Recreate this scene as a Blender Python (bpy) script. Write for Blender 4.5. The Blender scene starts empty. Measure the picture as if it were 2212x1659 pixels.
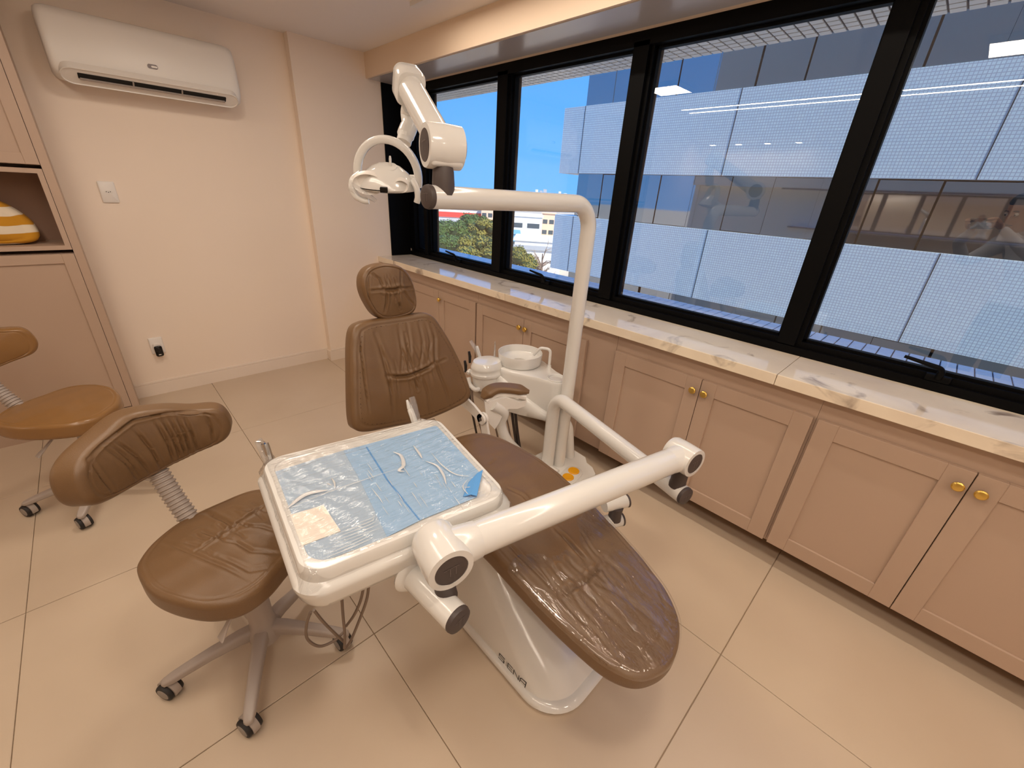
import bpy, bmesh, math, random
import numpy as np
from mathutils import Vector, Matrix, Euler
random.seed(7); np.random.seed(7)
C = bpy.context.scene.collection
S = bpy.context.scene

# ------------------------------------------------------------------ camera
H = 1.488                                   # lens height over the floor
FPX = 884.48                                # focal length in pixels of the 2212x1659 frame
RC = np.array([[0.72246225, -0.68909106, 0.05658451],
               [-0.2550651, -0.34169316, -0.90453722],
               [0.64264305, 0.63906126, -0.42262349]])      # rows: right, down, forward
CAM = np.array([0., 0., H])
cam = bpy.data.objects.new('camera', bpy.data.cameras.new('camera')); C.objects.link(cam)
cam.data.sensor_width = 36.0; cam.data.lens = FPX / 2212 * 36.0; cam.data.clip_start = 0.02; cam.data.clip_end = 8000
cam.matrix_world = Matrix((
    (RC[0][0], -RC[1][0], -RC[2][0], 0), (RC[0][1], -RC[1][1], -RC[2][1], 0),
    (RC[0][2], -RC[1][2], -RC[2][2], H), (0, 0, 0, 1)))
S.camera = cam
def ray(px, py): return RC.T @ np.array([px - 1106, py - 829.5, FPX]) / FPX
def onz(p, z=0.): r = ray(*p); return CAM + r * ((z - H) / r[2])
def onx(p, x): r = ray(*p); return CAM + r * (x / r[0])
def ony(p, y): r = ray(*p); return CAM + r * (y / r[1])
def far(p, d): r = ray(*p); return CAM + r * (d / math.hypot(r[0], r[1]))

# ------------------------------------------------------------------ view, world, sun, lamps
S.view_settings.view_transform = 'Standard'; S.view_settings.look = 'None'
S.view_settings.gamma = 1.0; S.view_settings.use_curve_mapping = False
S.view_settings.exposure = 0.06
S.cycles.use_denoising = True; S.cycles.max_bounces = 10; S.cycles.transparent_max_bounces = 16
S.cycles.sample_clamp_indirect = 8.0; S.cycles.caustics_reflective = False; S.cycles.caustics_refractive = False
W = bpy.data.worlds.new('sky'); S.world = W; W.use_nodes = True
nt = W.node_tree; nt.nodes.clear()
o_ = nt.nodes.new('ShaderNodeOutputWorld'); bg = nt.nodes.new('ShaderNodeBackground')
tc = nt.nodes.new('ShaderNodeTexCoord'); sx = nt.nodes.new('ShaderNodeSeparateXYZ'); cr = nt.nodes.new('ShaderNodeValToRGB')
nt.links.new(tc.outputs['Generated'], sx.inputs[0]); nt.links.new(sx.outputs['Z'], cr.inputs[0])
e = cr.color_ramp.elements
e[0].position = 0.0; e[0].color = (0.15, 0.47, 1.0, 1)
e[1].position = 1.0; e[1].color = (0.060, 0.31, 0.93, 1)
k = e.new(0.30); k.color = (0.062, 0.34, 0.95, 1)
nt.links.new(cr.outputs[0], bg.inputs[0]); bg.inputs[1].default_value = 1.35
nt.links.new(bg.outputs[0], o_.inputs[0])
SUN = bpy.data.objects.new('sun', bpy.data.lights.new('sun', 'SUN')); C.objects.link(SUN)
SUN.data.energy = 7.0; SUN.data.color = (1.0, 0.93, 0.80); SUN.data.angle = 0.01
SUN.rotation_euler = Vector((0.10, 0.72, -0.68)).to_track_quat('-Z', 'Y').to_euler()
LED = (1.0, 0.86, 0.71)
def area(name, loc, sxy, watts, col=LED, spread=180):
    l = bpy.data.lights.new(name, 'AREA'); l.shape = 'RECTANGLE'; l.size, l.size_y = sxy
    l.energy = watts; l.color = col; l.spread = math.radians(spread)
    o = bpy.data.objects.new(name, l); C.objects.link(o); o.location = loc
    return o
CEIL = 2.39
P_STRIP, P_PANEL, P_SPOT = 18.5, 9, 2
STRIPS = [(1.57, 2.50, -2.2), (-0.36, 2.50, -2.2), (-0.55, 2.50, -2.2)]
PANELS = [(0.54, 2.18), (0.54, 0.12), (0.54, -1.9)]  # last panel is added, unseen, to light the room
SPOTS = [(-3.3, 3.37), (-3.3, 2.96), (-3.3, 2.54), (-3.3, 2.12)]
for x, y0, y1 in STRIPS: area('led_strip_lamp', (x, (y0 + y1) / 2, CEIL - 0.021), (0.024, y0 - y1 - 0.01), P_STRIP)
for x, y in PANELS: area('panel_lamp', (x, y, CEIL - 0.036), (0.28, 0.28), P_PANEL)
for x, y in SPOTS: area('spot_lamp', (x, y, CEIL - 0.012), (0.07, 0.07), P_SPOT)

# ------------------------------------------------------------------ materials
def lin(c): return tuple((v / 255 / 12.92) if v / 255 <= 0.04045 else ((v / 255 + 0.055) / 1.055) ** 2.4 for v in c)
M = {}
def mat(name, col, rough=0.5, metal=0.0, var=0.0, vscale=6.0, bump=0.0, bscale=200.0, coat=0.0, spec=0.5, alpha=None, emit=None):
    m = bpy.data.materials.new(name); m.use_nodes = True; t = m.node_tree; b = t.nodes['Principled BSDF']
    c = lin(col); b.inputs['Base Color'].default_value = (*c, 1)
    b.inputs['Roughness'].default_value = rough; b.inputs['Metallic'].default_value = metal
    b.inputs['Specular IOR Level'].default_value = spec
    if coat: b.inputs['Coat Weight'].default_value = coat; b.inputs['Coat Roughness'].default_value = 0.08
    if emit: b.inputs['Emission Color'].default_value = (*emit[0], 1); b.inputs['Emission Strength'].default_value = emit[1]
    if var or bump:
        g = t.nodes.new('ShaderNodeTexCoord')
    if var:
        n = t.nodes.new('ShaderNodeTexNoise'); n.inputs['Scale'].default_value = vscale; n.inputs['Detail'].default_value = 5
        mx = t.nodes.new('ShaderNodeMix'); mx.data_type = 'RGBA'
        mx.inputs['A'].default_value = (*[v * (1 - var) for v in c], 1); mx.inputs['B'].default_value = (*[min(1, v * (1 + var)) for v in c], 1)
        t.links.new(g.outputs['Object'], n.inputs['Vector']); t.links.new(n.outputs['Fac'], mx.inputs['Factor']); t.links.new(mx.outputs['Result'], b.inputs['Base Color'])
    if bump:
        n2 = t.nodes.new('ShaderNodeTexNoise'); n2.inputs['Scale'].default_value = bscale; n2.inputs['Detail'].default_value = 3
        bp = t.nodes.new('ShaderNodeBump'); bp.inputs['Strength'].default_value = bump; bp.inputs['Distance'].default_value = 0.002
        t.links.new(g.outputs['Object'], n2.inputs['Vector']); t.links.new(n2.outputs['Fac'], bp.inputs['Height']); t.links.new(bp.outputs['Normal'], b.inputs['Normal'])
    M[name] = m; return m
mat('wall_paint', (246, 230, 214), 0.62, var=0.015, vscale=1.5, bump=0.08, bscale=90)
mat('ceiling_paint', (240, 232, 226), 0.75)
mat('beam_paint', (236, 214, 190), 0.6, bump=0.05, bscale=80)
mat('soffit_gloss_dim', (188, 180, 176), 0.28, coat=0.3)  # beam underside greyed to stand in for its daylight-only lighting
mat('baseboard_white', (238, 224, 210), 0.4)
mat('cabinet_lacquer', (186, 161, 142), 0.42, var=0.02, vscale=2)
mat('cabinet_shaded', (120, 90, 72), 0.7)  # plinth tone: shadow of the toe recess put into the cabinet colour
mat('white_plastic', (226, 224, 220), 0.16, coat=0.5)
mat('white_satin', (235, 230, 224), 0.38)
mat('white_socket', (236, 230, 224), 0.3)
mat('grey_plastic', (172, 160, 152), 0.38)
mat('grey_joint', (74, 64, 62), 0.5)
mat('black_rubber', (34, 30, 30), 0.6)
mat('black_aluminium', (5, 5, 6), 0.5, spec=0.1)
mat('wheel_grey', (150, 142, 136), 0.45)
mat('black_gloss', (12, 11, 13), 0.1)
mat('chrome', (220, 218, 215), 0.12, metal=1.0)
mat('brass', (232, 196, 104), 0.28, metal=1.0)
mat('hose_grey', (126, 108, 95), 0.45)
mat('hose_dark', (52, 42, 38), 0.45)
mat('slot_black', (10, 9, 9), 0.7)
mat('leather', (116, 88, 60), 0.36, var=0.06, vscale=9, bump=0.25, bscale=420, spec=0.45)
mat('leather_glossy_lit', (140, 102, 60), 0.26, var=0.05, vscale=7, bump=0.12, bscale=300, spec=0.55)  # same leather as the other stool, golden lighting put into the colour
mat('thread', (70, 46, 30), 0.7)
mat('yellow_button', (238, 168, 10), 0.35)
mat('paper_blue', (160, 196, 232), 0.7, var=0.03, vscale=14, bump=0.3, bscale=120)
mat('paper_blue_pale', (176, 198, 220), 0.7, var=0.03, vscale=12, bump=0.3, bscale=120)
mat('paper_blue_deep', (92, 158, 222), 0.6)
mat('card_white', (250, 240, 228), 0.6, bump=0.2, bscale=60)
mat('letter_black', (26, 20, 20), 0.5)
mat('logo_relief', (104, 94, 92), 0.4)
mat('grout', (182, 160, 136), 0.9)
mat('concrete_out', (196, 200, 206), 0.8, var=0.05)
mat('building_white', (240, 240, 238), 0.8, var=0.03, vscale=0.4)
mat('building_grey', (170, 176, 184), 0.8)
mat('building_peach', (232, 196, 168), 0.8)
mat('building_window', (70, 84, 92), 0.3)
mat('roof_red', (214, 70, 62), 0.7)
mat('roof_blue', (120, 180, 210), 0.6)
mat('bark', (150, 130, 116), 0.9)
mat('soil', (196, 182, 160), 0.95, var=0.2, vscale=0.03)
mat('sea_water', (60, 120, 160), 0.3)
mat('skin', (196, 146, 118), 0.5)
mat('shirt', (205, 205, 212), 0.8)
mat('trouser', (40, 40, 46), 0.8)
mat('hair', (22, 18, 16), 0.7)
mat('exterior_paint', (242, 228, 208), 0.7)
mat('emblem_dark', (84, 52, 46), 0.3)
mat('niche_darker', (150, 118, 98), 0.6)  # niche back, darker than the cabinet lacquer

def nodes(name):
    m = bpy.data.materials.new(name); m.use_nodes = True; M[name] = m
    return m, m.node_tree, m.node_tree.nodes['Principled BSDF']
def N(t, kind, **kw):
    n = t.nodes.new(kind)
    for k_, v in kw.items(): setattr(n, k_, v)
    return n
# floor tile: satin porcelain with faint clouding
m, t, b = nodes('floor_porcelain')
g = N(t, 'ShaderNodeNewGeometry'); n = N(t, 'ShaderNodeTexNoise'); n.inputs['Scale'].default_value = 2.2; n.inputs['Detail'].default_value = 7
mx = N(t, 'ShaderNodeMix', data_type='RGBA'); mx.inputs['A'].default_value = (*lin((193, 173, 150)), 1); mx.inputs['B'].default_value = (*lin((211, 193, 172)), 1)
t.links.new(g.outputs['Position'], n.inputs['Vector']); t.links.new(n.outputs['Fac'], mx.inputs['Factor']); t.links.new(mx.outputs['Result'], b.inputs['Base Color'])
b.inputs['Roughness'].default_value = 0.42; b.inputs['Specular IOR Level'].default_value = 0.4
# marble sill
m, t, b = nodes('marble')
g = N(t, 'ShaderNodeNewGeometry')
n1 = N(t, 'ShaderNodeTexNoise'); n1.inputs['Scale'].default_value = 5.0; n1.inputs['Detail'].default_value = 8; n1.inputs['Distortion'].default_value = 1.2
n2 = N(t, 'ShaderNodeTexNoise'); n2.inputs['Scale'].default_value = 2.3; n2.inputs['Detail'].default_value = 6; n2.inputs['Distortion'].default_value = 0.8
r1 = N(t, 'ShaderNodeValToRGB'); r1.color_ramp.elements[0].position = 0.60; r1.color_ramp.elements[0].color = (*lin((250, 243, 230)), 1)
r1.color_ramp.elements[1].position = 0.74; r1.color_ramp.elements[1].color = (*lin((132, 112, 100)), 1)
r2 = N(t, 'ShaderNodeValToRGB'); r2.color_ramp.elements[0].position = 0.35; r2.color_ramp.elements[0].color = (*lin((250, 243, 230)), 1)
r2.color_ramp.elements[1].position = 0.75; r2.color_ramp.elements[1].color = (*lin((228, 216, 204)), 1)
mx = N(t, 'ShaderNodeMix', data_type='RGBA', blend_type='MULTIPLY'); mx.inputs['Factor'].default_value = 0.85
for q, r_ in ((n1, r1), (n2, r2)):
    t.links.new(g.outputs['Position'], q.inputs['Vector']); t.links.new(q.outputs['Fac'], r_.inputs[0])
t.links.new(r2.outputs[0], mx.inputs['A']); t.links.new(r1.outputs[0], mx.inputs['B']); t.links.new(mx.outputs['Result'], b.inputs['Base Color'])
b.inputs['Roughness'].default_value = 0.09; b.inputs['Specular IOR Level'].default_value = 0.75
# mosaic-clad facade (tiles of 5 cm, about 4 px in the photograph)
m, t, b = nodes('mosaic_far')
g = N(t, 'ShaderNodeNewGeometry'); sp = N(t, 'ShaderNodeSeparateXYZ'); cb = N(t, 'ShaderNodeCombineXYZ'); br = N(t, 'ShaderNodeTexBrick')
t.links.new(g.outputs['Position'], sp.inputs[0]); t.links.new(sp.outputs['Y'], cb.inputs['X']); t.links.new(sp.outputs['Z'], cb.inputs['Y']); t.links.new(cb.outputs[0], br.inputs['Vector'])
br.offset = 0.0; br.squash = 1.0
for k_, v in (('Scale', 1.0), ('Mortar Size', 0.006), ('Mortar Smooth', 0.1), ('Bias', 0.0), ('Brick Width', 0.055), ('Row Height', 0.055)): br.inputs[k_].default_value = v
br.inputs['Color1'].default_value = (*lin((226, 244, 252)), 1); br.inputs['Color2'].default_value = (*lin((216, 234, 246)), 1); br.inputs['Mortar'].default_value = (*lin((182, 194, 212)), 1)
t.links.new(br.outputs['Color'], b.inputs['Base Color']); b.inputs['Roughness'].default_value = 0.35
mat('mosaic_tile', (186, 214, 246), 0.22, var=0.08, vscale=3)  # ledge tiles: blue of sky reflection and glass tint painted into the colour
mat('mosaic_tile_grey', (232, 234, 234), 0.3, var=0.12, vscale=4)
mat('mosaic_grout', (60, 66, 80), 0.8)
mat('facade_joint', (40, 44, 54), 0.7)
# mirror-coated facade glass
mat('facade_glass', (150, 155, 160), 0.03, metal=0.9)
def schlick(t, f0, normal=None):
    g_ = N(t, 'ShaderNodeNewGeometry'); dp = N(t, 'ShaderNodeVectorMath', operation='DOT_PRODUCT'); ab = N(t, 'ShaderNodeMath', operation='ABSOLUTE')
    s1_ = N(t, 'ShaderNodeMath', operation='SUBTRACT'); s1_.inputs[0].default_value = 1.0; pw = N(t, 'ShaderNodeMath', operation='POWER'); pw.inputs[1].default_value = 5.0
    ma = N(t, 'ShaderNodeMath', operation='MULTIPLY_ADD'); ma.inputs[1].default_value = 1 - f0; ma.inputs[2].default_value = f0; ma.use_clamp = True
    t.links.new(g_.outputs['Incoming'], dp.inputs[0]); t.links.new(normal if normal is not None else g_.outputs['Normal'], dp.inputs[1])
    t.links.new(dp.outputs['Value'], ab.inputs[0]); t.links.new(ab.outputs[0], s1_.inputs[1]); t.links.new(s1_.outputs[0], pw.inputs[0]); t.links.new(pw.outputs[0], ma.inputs[0])
    return ma.outputs[0]
# clear window glass: thin, reflecting by Fresnel
m, t, b = nodes('window_glass'); t.nodes.remove(b)
out = t.nodes['Material Output']; tr = N(t, 'ShaderNodeBsdfTransparent'); gl = N(t, 'ShaderNodeBsdfGlossy'); fr = N(t, 'ShaderNodeFresnel'); mxs = N(t, 'ShaderNodeMixShader')
tr.inputs[0].default_value = (0.975, 0.985, 0.99, 1); gl.inputs['Roughness'].default_value = 0.0
t.nodes.remove(fr); t.links.new(schlick(t, 0.085), mxs.inputs[0]); t.links.new(tr.outputs[0], mxs.inputs[1]); t.links.new(gl.outputs[0], mxs.inputs[2]); t.links.new(mxs.outputs[0], out.inputs['Surface'])
def film(name, haze, bstr, bscale, stretch, bdist=0.004):
    m, t, b = nodes(name); t.nodes.remove(b)
    out = t.nodes['Material Output']; tr = N(t, 'ShaderNodeBsdfTransparent'); gl = N(t, 'ShaderNodeBsdfGlossy'); fr = N(t, 'ShaderNodeFresnel'); mxs = N(t, 'ShaderNodeMixShader'); df = N(t, 'ShaderNodeBsdfDiffuse'); m2 = N(t, 'ShaderNodeMixShader')
    tc = N(t, 'ShaderNodeTexCoord'); mp = N(t, 'ShaderNodeMapping'); mp.inputs['Scale'].default_value = stretch; mp.inputs['Rotation'].default_value = (0, 0, 0.5)
    ns = N(t, 'ShaderNodeTexNoise'); ns.inputs['Scale'].default_value = bscale; ns.inputs['Detail'].default_value = 4; ns.inputs['Distortion'].default_value = 0.6
    bp = N(t, 'ShaderNodeBump'); bp.inputs['Strength'].default_value = bstr; bp.inputs['Distance'].default_value = bdist
    t.links.new(tc.outputs['Object'], mp.inputs[0]); t.links.new(mp.outputs[0], ns.inputs['Vector']); t.links.new(ns.outputs['Fac'], bp.inputs['Height'])
    t.links.new(bp.outputs[0], gl.inputs['Normal'])
    tr.inputs[0].default_value = (0.97, 0.97, 0.97, 1); gl.inputs['Roughness'].default_value = 0.04; t.nodes.remove(fr); df.inputs[0].default_value = (0.9, 0.9, 0.9, 1)
    m2.inputs[0].default_value = haze
    t.links.new(tr.outputs[0], m2.inputs[1]); t.links.new(df.outputs[0], m2.inputs[2])
    t.links.new(schlick(t, 0.09, bp.outputs[0]), mxs.inputs[0]); t.links.new(m2.outputs[0], mxs.inputs[1]); t.links.new(gl.outputs[0], mxs.inputs[2]); t.links.new(mxs.outputs[0], out.inputs['Surface'])
film('plastic_film', 0.01, 0.6, 20.0, (0.7, 4.0, 1.0), 0.010)
film('plastic_cover', 0.015, 0.5, 13.0, (2.4, 0.8, 1.0), 0.006)
film('plastic_sleeve', 0.14, 0.9, 60.0, (1.0, 1.0, 1.0))
film('film_fold_glint', 0.55, 0.6, 80.0, (1.0, 1.0, 1.0))  # milky haze of these ridges stands in for glints
# striped cushion
m, t, b = nodes('stripes')
g = N(t, 'ShaderNodeNewGeometry'); wv = N(t, 'ShaderNodeTexWave', bands_direction='Z'); wv.inputs['Scale'].default_value = 3.6; wv.inputs['Distortion'].default_value = 1.4; wv.inputs['Detail Scale'].default_value = 1.6; wv.inputs['Phase Offset'].default_value = 1.0
rr = N(t, 'ShaderNodeValToRGB'); rr.color_ramp.elements[0].position = 0.5; rr.color_ramp.elements[0].color = (*lin((196, 138, 30)), 1); rr.color_ramp.elements[1].position = 0.58; rr.color_ramp.elements[1].color = (*lin((226, 212, 190)), 1)
t.links.new(g.outputs['Position'], wv.inputs['Vector']); t.links.new(wv.outputs['Color'], rr.inputs[0]); t.links.new(rr.outputs[0], b.inputs['Base Color']); b.inputs['Roughness'].default_value = 0.9
# leaves
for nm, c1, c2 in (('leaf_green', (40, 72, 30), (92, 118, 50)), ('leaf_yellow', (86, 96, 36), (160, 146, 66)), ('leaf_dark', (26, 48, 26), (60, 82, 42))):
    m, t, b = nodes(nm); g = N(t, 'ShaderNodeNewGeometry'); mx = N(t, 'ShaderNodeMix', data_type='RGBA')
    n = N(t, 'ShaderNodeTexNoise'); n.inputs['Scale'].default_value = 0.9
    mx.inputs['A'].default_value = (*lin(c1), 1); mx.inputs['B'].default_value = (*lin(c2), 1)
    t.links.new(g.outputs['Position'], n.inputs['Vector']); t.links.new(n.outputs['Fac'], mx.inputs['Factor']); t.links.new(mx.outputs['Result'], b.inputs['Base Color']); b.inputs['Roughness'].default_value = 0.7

# ------------------------------------------------------------------ mesh helpers
def V(*a): return Vector(a)
class MB:
    """collects shapes in world coordinates; build() links them as ONE mesh object"""
    def __init__(s): s.bm = bmesh.new()
    def add(s, verts, faces):
        vs = [s.bm.verts.new(v) for v in verts]
        for f in faces:
            try: s.bm.faces.new([vs[i] for i in f])
            except ValueError: pass
        return vs
    def box(s, c, d, rz=0.0, bev=0.0, seg=2, rot=None):
        b = bmesh.new(); bmesh.ops.create_cube(b, size=1.0)
        bmesh.ops.scale(b, vec=Vector(d), verts=b.verts)
        if bev > 0: bmesh.ops.bevel(b, geom=list(b.edges), offset=min(bev, min(d) * 0.49), segments=seg, profile=0.5, affect='EDGES')
        R = rot.to_4x4() if rot is not None else Matrix.Rotation(rz, 4, 'Z')
        bmesh.ops.transform(b, matrix=Matrix.Translation(Vector(c)) @ R, verts=b.verts)
        s.merge(b); return s
    def bb(s, x0, x1, y0, y1, z0, z1, bev=0.0, seg=2):
        return s.box(((x0 + x1) / 2, (y0 + y1) / 2, (z0 + z1) / 2), (abs(x1 - x0), abs(y1 - y0), abs(z1 - z0)), 0, bev, seg)
    def merge(s, b):
        idx = {v: s.bm.verts.new(v.co) for v in b.verts}
        for f in b.faces:
            try: s.bm.faces.new([idx[v] for v in f.verts])
            except ValueError: pass
        b.free()
    def loft(s, loops, cap0=True, cap1=True, closed=True):
        n = len(loops[0]); rows = [[s.bm.verts.new(Vector(p)) for p in l] for l in loops]
        for a, b in zip(rows, rows[1:]):
            for i in range(n if closed else n - 1):
                j = (i + 1) % n
                s.bm.faces.new((a[i], a[j], b[j], b[i]))
        if cap0: s.bm.faces.new(list(reversed(rows[0])))
        if cap1: s.bm.faces.new(rows[-1])
        return s
    def tube(s, pts, r, seg=20, cap=True, round_end=False):
        pts = [Vector(p) for p in pts]; n = len(pts)
        rs = r if isinstance(r, (list, tuple)) else [r] * n
        tang = []
        for i in range(n):
            d = (pts[min(i + 1, n - 1)] - pts[max(i - 1, 0)])
            tang.append(d.normalized())
        up = Vector((0, 0, 1)) if abs(tang[0].z) < 0.9 else Vector((1, 0, 0))
        u = tang[0].cross(up).normalized(); loops = []
        for i in range(n):
            u = (u - tang[i] * u.dot(tang[i])).normalized(); w = tang[i].cross(u)
            loops.append([pts[i] + (u * math.cos(2 * math.pi * k / seg) + w * math.sin(2 * math.pi * k / seg)) * rs[i] for k in range(seg)])
        return s.loft(loops, cap, cap)
    def lathe(s, prof, c, axis=(0, 0, 1), seg=32, cap=True):
        """prof: (radius, height along axis)"""
        a = Vector(axis).normalized(); up = Vector((0, 0, 1)) if abs(a.z) < 0.9 else Vector((1, 0, 0))
        u = a.cross(up).normalized(); w = a.cross(u); c = Vector(c)
        loops = [[c + a * h + (u * math.cos(2 * math.pi * k / seg) + w * math.sin(2 * math.pi * k / seg)) * max(r, 1e-4) for k in range(seg)] for r, h in prof]
        return s.loft(loops, cap, cap)
    def sphere(s, c, r, sc=(1, 1, 1), seg=20):
        b = bmesh.new(); bmesh.ops.create_uvsphere(b, u_segments=seg, v_segments=seg // 2, radius=r)
        bmesh.ops.scale(b, vec=Vector(sc), verts=b.verts); bmesh.ops.translate(b, vec=Vector(c), verts=b.verts); s.merge(b); return s
    def xf(s, mtx): bmesh.ops.transform(s.bm, matrix=mtx, verts=s.bm.verts); return s
    def build(s, name, m, parent=None, smooth=35):
        bmesh.ops.recalc_face_normals(s.bm, faces=s.bm.faces)
        if parent is not None: bmesh.ops.transform(s.bm, matrix=WM[parent.name].inverted(), verts=s.bm.verts)
        me = bpy.data.meshes.new(name); s.bm.to_mesh(me); s.bm.free()
        return link(name, me, m, parent, smooth)
WM = {}
def link(name, me, m, parent=None, smooth=35):
    if smooth:
        me.shade_smooth()
        try: me.set_sharp_from_angle(angle=math.radians(smooth))
        except Exception: pass
    if m is not None: me.materials.append(M[m] if isinstance(m, str) else m)
    o = bpy.data.objects.new(name, me); C.objects.link(o)
    if parent is not None: o.parent = parent; WM[o.name] = WM[parent.name]
    else: WM[o.name] = Matrix.Identity(4)
    return o
def tag(o, label=None, cat=None, group=None, kind=None):
    if label: o['label'] = label
    if cat: o['category'] = cat
    if group: o['group'] = group
    if kind: o['kind'] = kind
    return o
def thing(name, label, cat, loc=(0, 0, 0), rz=0.0, group=None, kind=None):
    o = bpy.data.objects.new(name, None); C.objects.link(o); o.empty_display_size = 0.1
    o.location = loc; o.rotation_euler = (0, 0, rz)
    WM[o.name] = Matrix.Translation(Vector(loc)) @ Matrix.Rotation(rz, 4, 'Z')
    return tag(o, label, cat, group, kind)
def struct(name, label, cat='room'): return thing(name, label, cat, kind='structure')
def fillet(pts, rad, n=8):
    pts = [Vector(p) for p in pts]; out = [pts[0]]
    for i in range(1, len(pts) - 1):
        a, b, c = pts[i - 1], pts[i], pts[i + 1]
        d1 = (a - b).normalized(); d2 = (c - b).normalized(); ang = d1.angle(d2)
        r = rad[i - 1] if isinstance(rad, (list, tuple)) else rad
        tl = min(r / math.tan(ang / 2), (a - b).length * 0.49, (c - b).length * 0.49); r2 = tl * math.tan(ang / 2)
        cen = b + (d1 + d2).normalized() * (r2 / math.sin(ang / 2)); p1 = b + d1 * tl; p2 = b + d2 * tl
        v1 = (p1 - cen); v2 = (p2 - cen); th = v1.angle(v2)
        for k_ in range(n + 1):
            f = k_ / n; out.append(cen + (v1 * math.sin((1 - f) * th) + v2 * math.sin(f * th)) / math.sin(th))
    out.append(pts[-1]); return out
def bez(pts, n=24):
    """Catmull-Rom through points"""
    P = [Vector(p) for p in pts]; P = [P[0] * 2 - P[1]] + P + [P[-1] * 2 - P[-2]]; out = []
    segs = len(P) - 3; m_ = max(2, n // segs)
    for i in range(segs):
        p0, p1, p2, p3 = P[i:i + 4]
        for k_ in range(m_):
            t_ = k_ / m_
            out.append(0.5 * ((2 * p1) + (p2 - p0) * t_ + (2 * p0 - 5 * p1 + 4 * p2 - p3) * t_ ** 2 + (3 * p1 - p0 - 3 * p2 + p3) * t_ ** 3))
    out.append(P[-2]); return out
def rrect(w, h, r, n=6):
    """rounded rectangle outline, ccw, in 2D about 0"""
    out = []
    for cx, cy, a0 in ((w / 2 - r, h / 2 - r, 0), (-w / 2 + r, h / 2 - r, 90), (-w / 2 + r, -h / 2 + r, 180), (w / 2 - r, -h / 2 + r, 270)):
        for k_ in range(n + 1):
            a = math.radians(a0 + 90 * k_ / n); out.append((cx + r * math.cos(a), cy + r * math.sin(a)))
    return out
def smooth_outline(ctrl, n=160, it=3):
    """closed smooth curve through control points, resampled by arc length"""
    P = np.array(ctrl, float); m_ = len(P); pts = []
    for i in range(m_):
        p0, p1, p2, p3 = P[(i - 1) % m_], P[i], P[(i + 1) % m_], P[(i + 2) % m_]
        for k_ in range(24):
            t_ = k_ / 24
            pts.append(0.5 * ((2 * p1) + (p2 - p0) * t_ + (2 * p0 - 5 * p1 + 4 * p2 - p3) * t_ ** 2 + (3 * p1 - p0 - 3 * p2 + p3) * t_ ** 3))
    pts = np.array(pts); d = np.r_[0, np.cumsum(np.linalg.norm(np.diff(np.vstack([pts, pts[:1]]), axis=0), axis=1))]
    s_ = np.linspace(0, d[-1], n, endpoint=False); q = np.vstack([pts, pts[:1]])
    return np.c_[np.interp(s_, d, q[:, 0]), np.interp(s_, d, q[:, 1])]
def seg_dist(P, a, b):
    a = np.array(a); b = np.array(b); ab = b - a; t_ = np.clip(((P - a) @ ab) / (ab @ ab), 0, 1)
    return np.linalg.norm(P - (a + t_[:, None] * ab), axis=1), t_
def cushion(name, outline, thick, m, parent, deform, crown=0.012, creases=(), seam=0.9, rings=44, centre=None, noise=0.0012, seam_d=0.0025, top_only=None):
    """leather pad: star-shaped outline in (u,v), height h along the pad's normal; creases: (polyline, depth, width)"""
    O = np.asarray(outline); n = len(O); c = O.mean(0) if centre is None else np.array(centre)
    prof = [(s_, thick / 2 + crown * (1 - (s_ / seam) ** 2)) for s_ in np.linspace(0.02, seam, rings)]
    for k_ in range(1, 9):
        a = math.pi / 2 * k_ / 8; prof.append((seam + (1 - seam) * math.sin(a), thick / 2 - thick * 0.28 * (1 - math.cos(a))))
    nt_ = len(prof)
    if top_only is None:
        for k_ in range(0, 7):
            a = math.pi / 2 * k_ / 6; prof.append((1 - (1 - 0.93) * (1 - math.cos(a)), -thick * 0.22 - thick * 0.28 * math.sin(a)))
        prof += [(0.6, -thick / 2), (0.02, -thick / 2)]
    uv = []; hh = []
    for i, (s_, h_) in enumerate(prof):
        uv.append(c + s_ * (O - c)); hh.append(np.full(n, h_))
    uv = np.vstack(uv); hh = np.concatenate(hh); top = np.zeros(len(hh), bool); top[:nt_ * n] = True
    sv = np.repeat([p[0] for p in prof], n)
    g_ = np.exp(-((sv - seam) / 0.012) ** 2); hh -= np.where(top, g_ * seam_d, 0)
    for poly, dep, wid in creases:
        dmin = np.full(len(hh), 9.); tt = np.zeros(len(hh))
        for a, b in zip(poly[:-1], poly[1:]):
            d_, t_ = seg_dist(uv, a, b); m_ = d_ < dmin; dmin = np.where(m_, d_, dmin)
        e0 = np.linalg.norm(uv - np.array(poly[0]), axis=1); e1 = np.linalg.norm(uv - np.array(poly[-1]), axis=1); L = np.linalg.norm(np.array(poly[0]) - np.array(poly[-1]))
        fade = np.clip(np.minimum(e0, e1) / (0.22 * L + 1e-6), 0.25, 1)
        dep, wid = dep * 1.3, wid * 0.88
        hh -= np.where(top & (sv < 0.985), dep * fade * (np.exp(-(dmin / wid) ** 2) - 0.35 * np.exp(-((dmin - 2.0 * wid) / (1.2 * wid)) ** 2)), 0)
    if noise: hh += np.where(top, noise * (np.sin(uv[:, 0] * 47 + uv[:, 1] * 23) * np.sin(uv[:, 1] * 39 - uv[:, 0] * 17)), 0)
    co = deform(uv[:, 0], uv[:, 1], hh)
    rows = len(prof); faces = []
    for i in range(rows - 1):
        for j in range(n):
            j2 = (j + 1) % n; faces.append((i * n + j, i * n + j2, (i + 1) * n + j2, (i + 1) * n + j))
    faces.append(tuple(range(n - 1, -1, -1)))
    if top_only is None: faces.append(tuple(range((rows - 1) * n, rows * n)))
    mb = MB(); mb.add([Vector(p) for p in co], faces)
    o = mb.build(name, m, parent, smooth=70)
    return o
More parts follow.
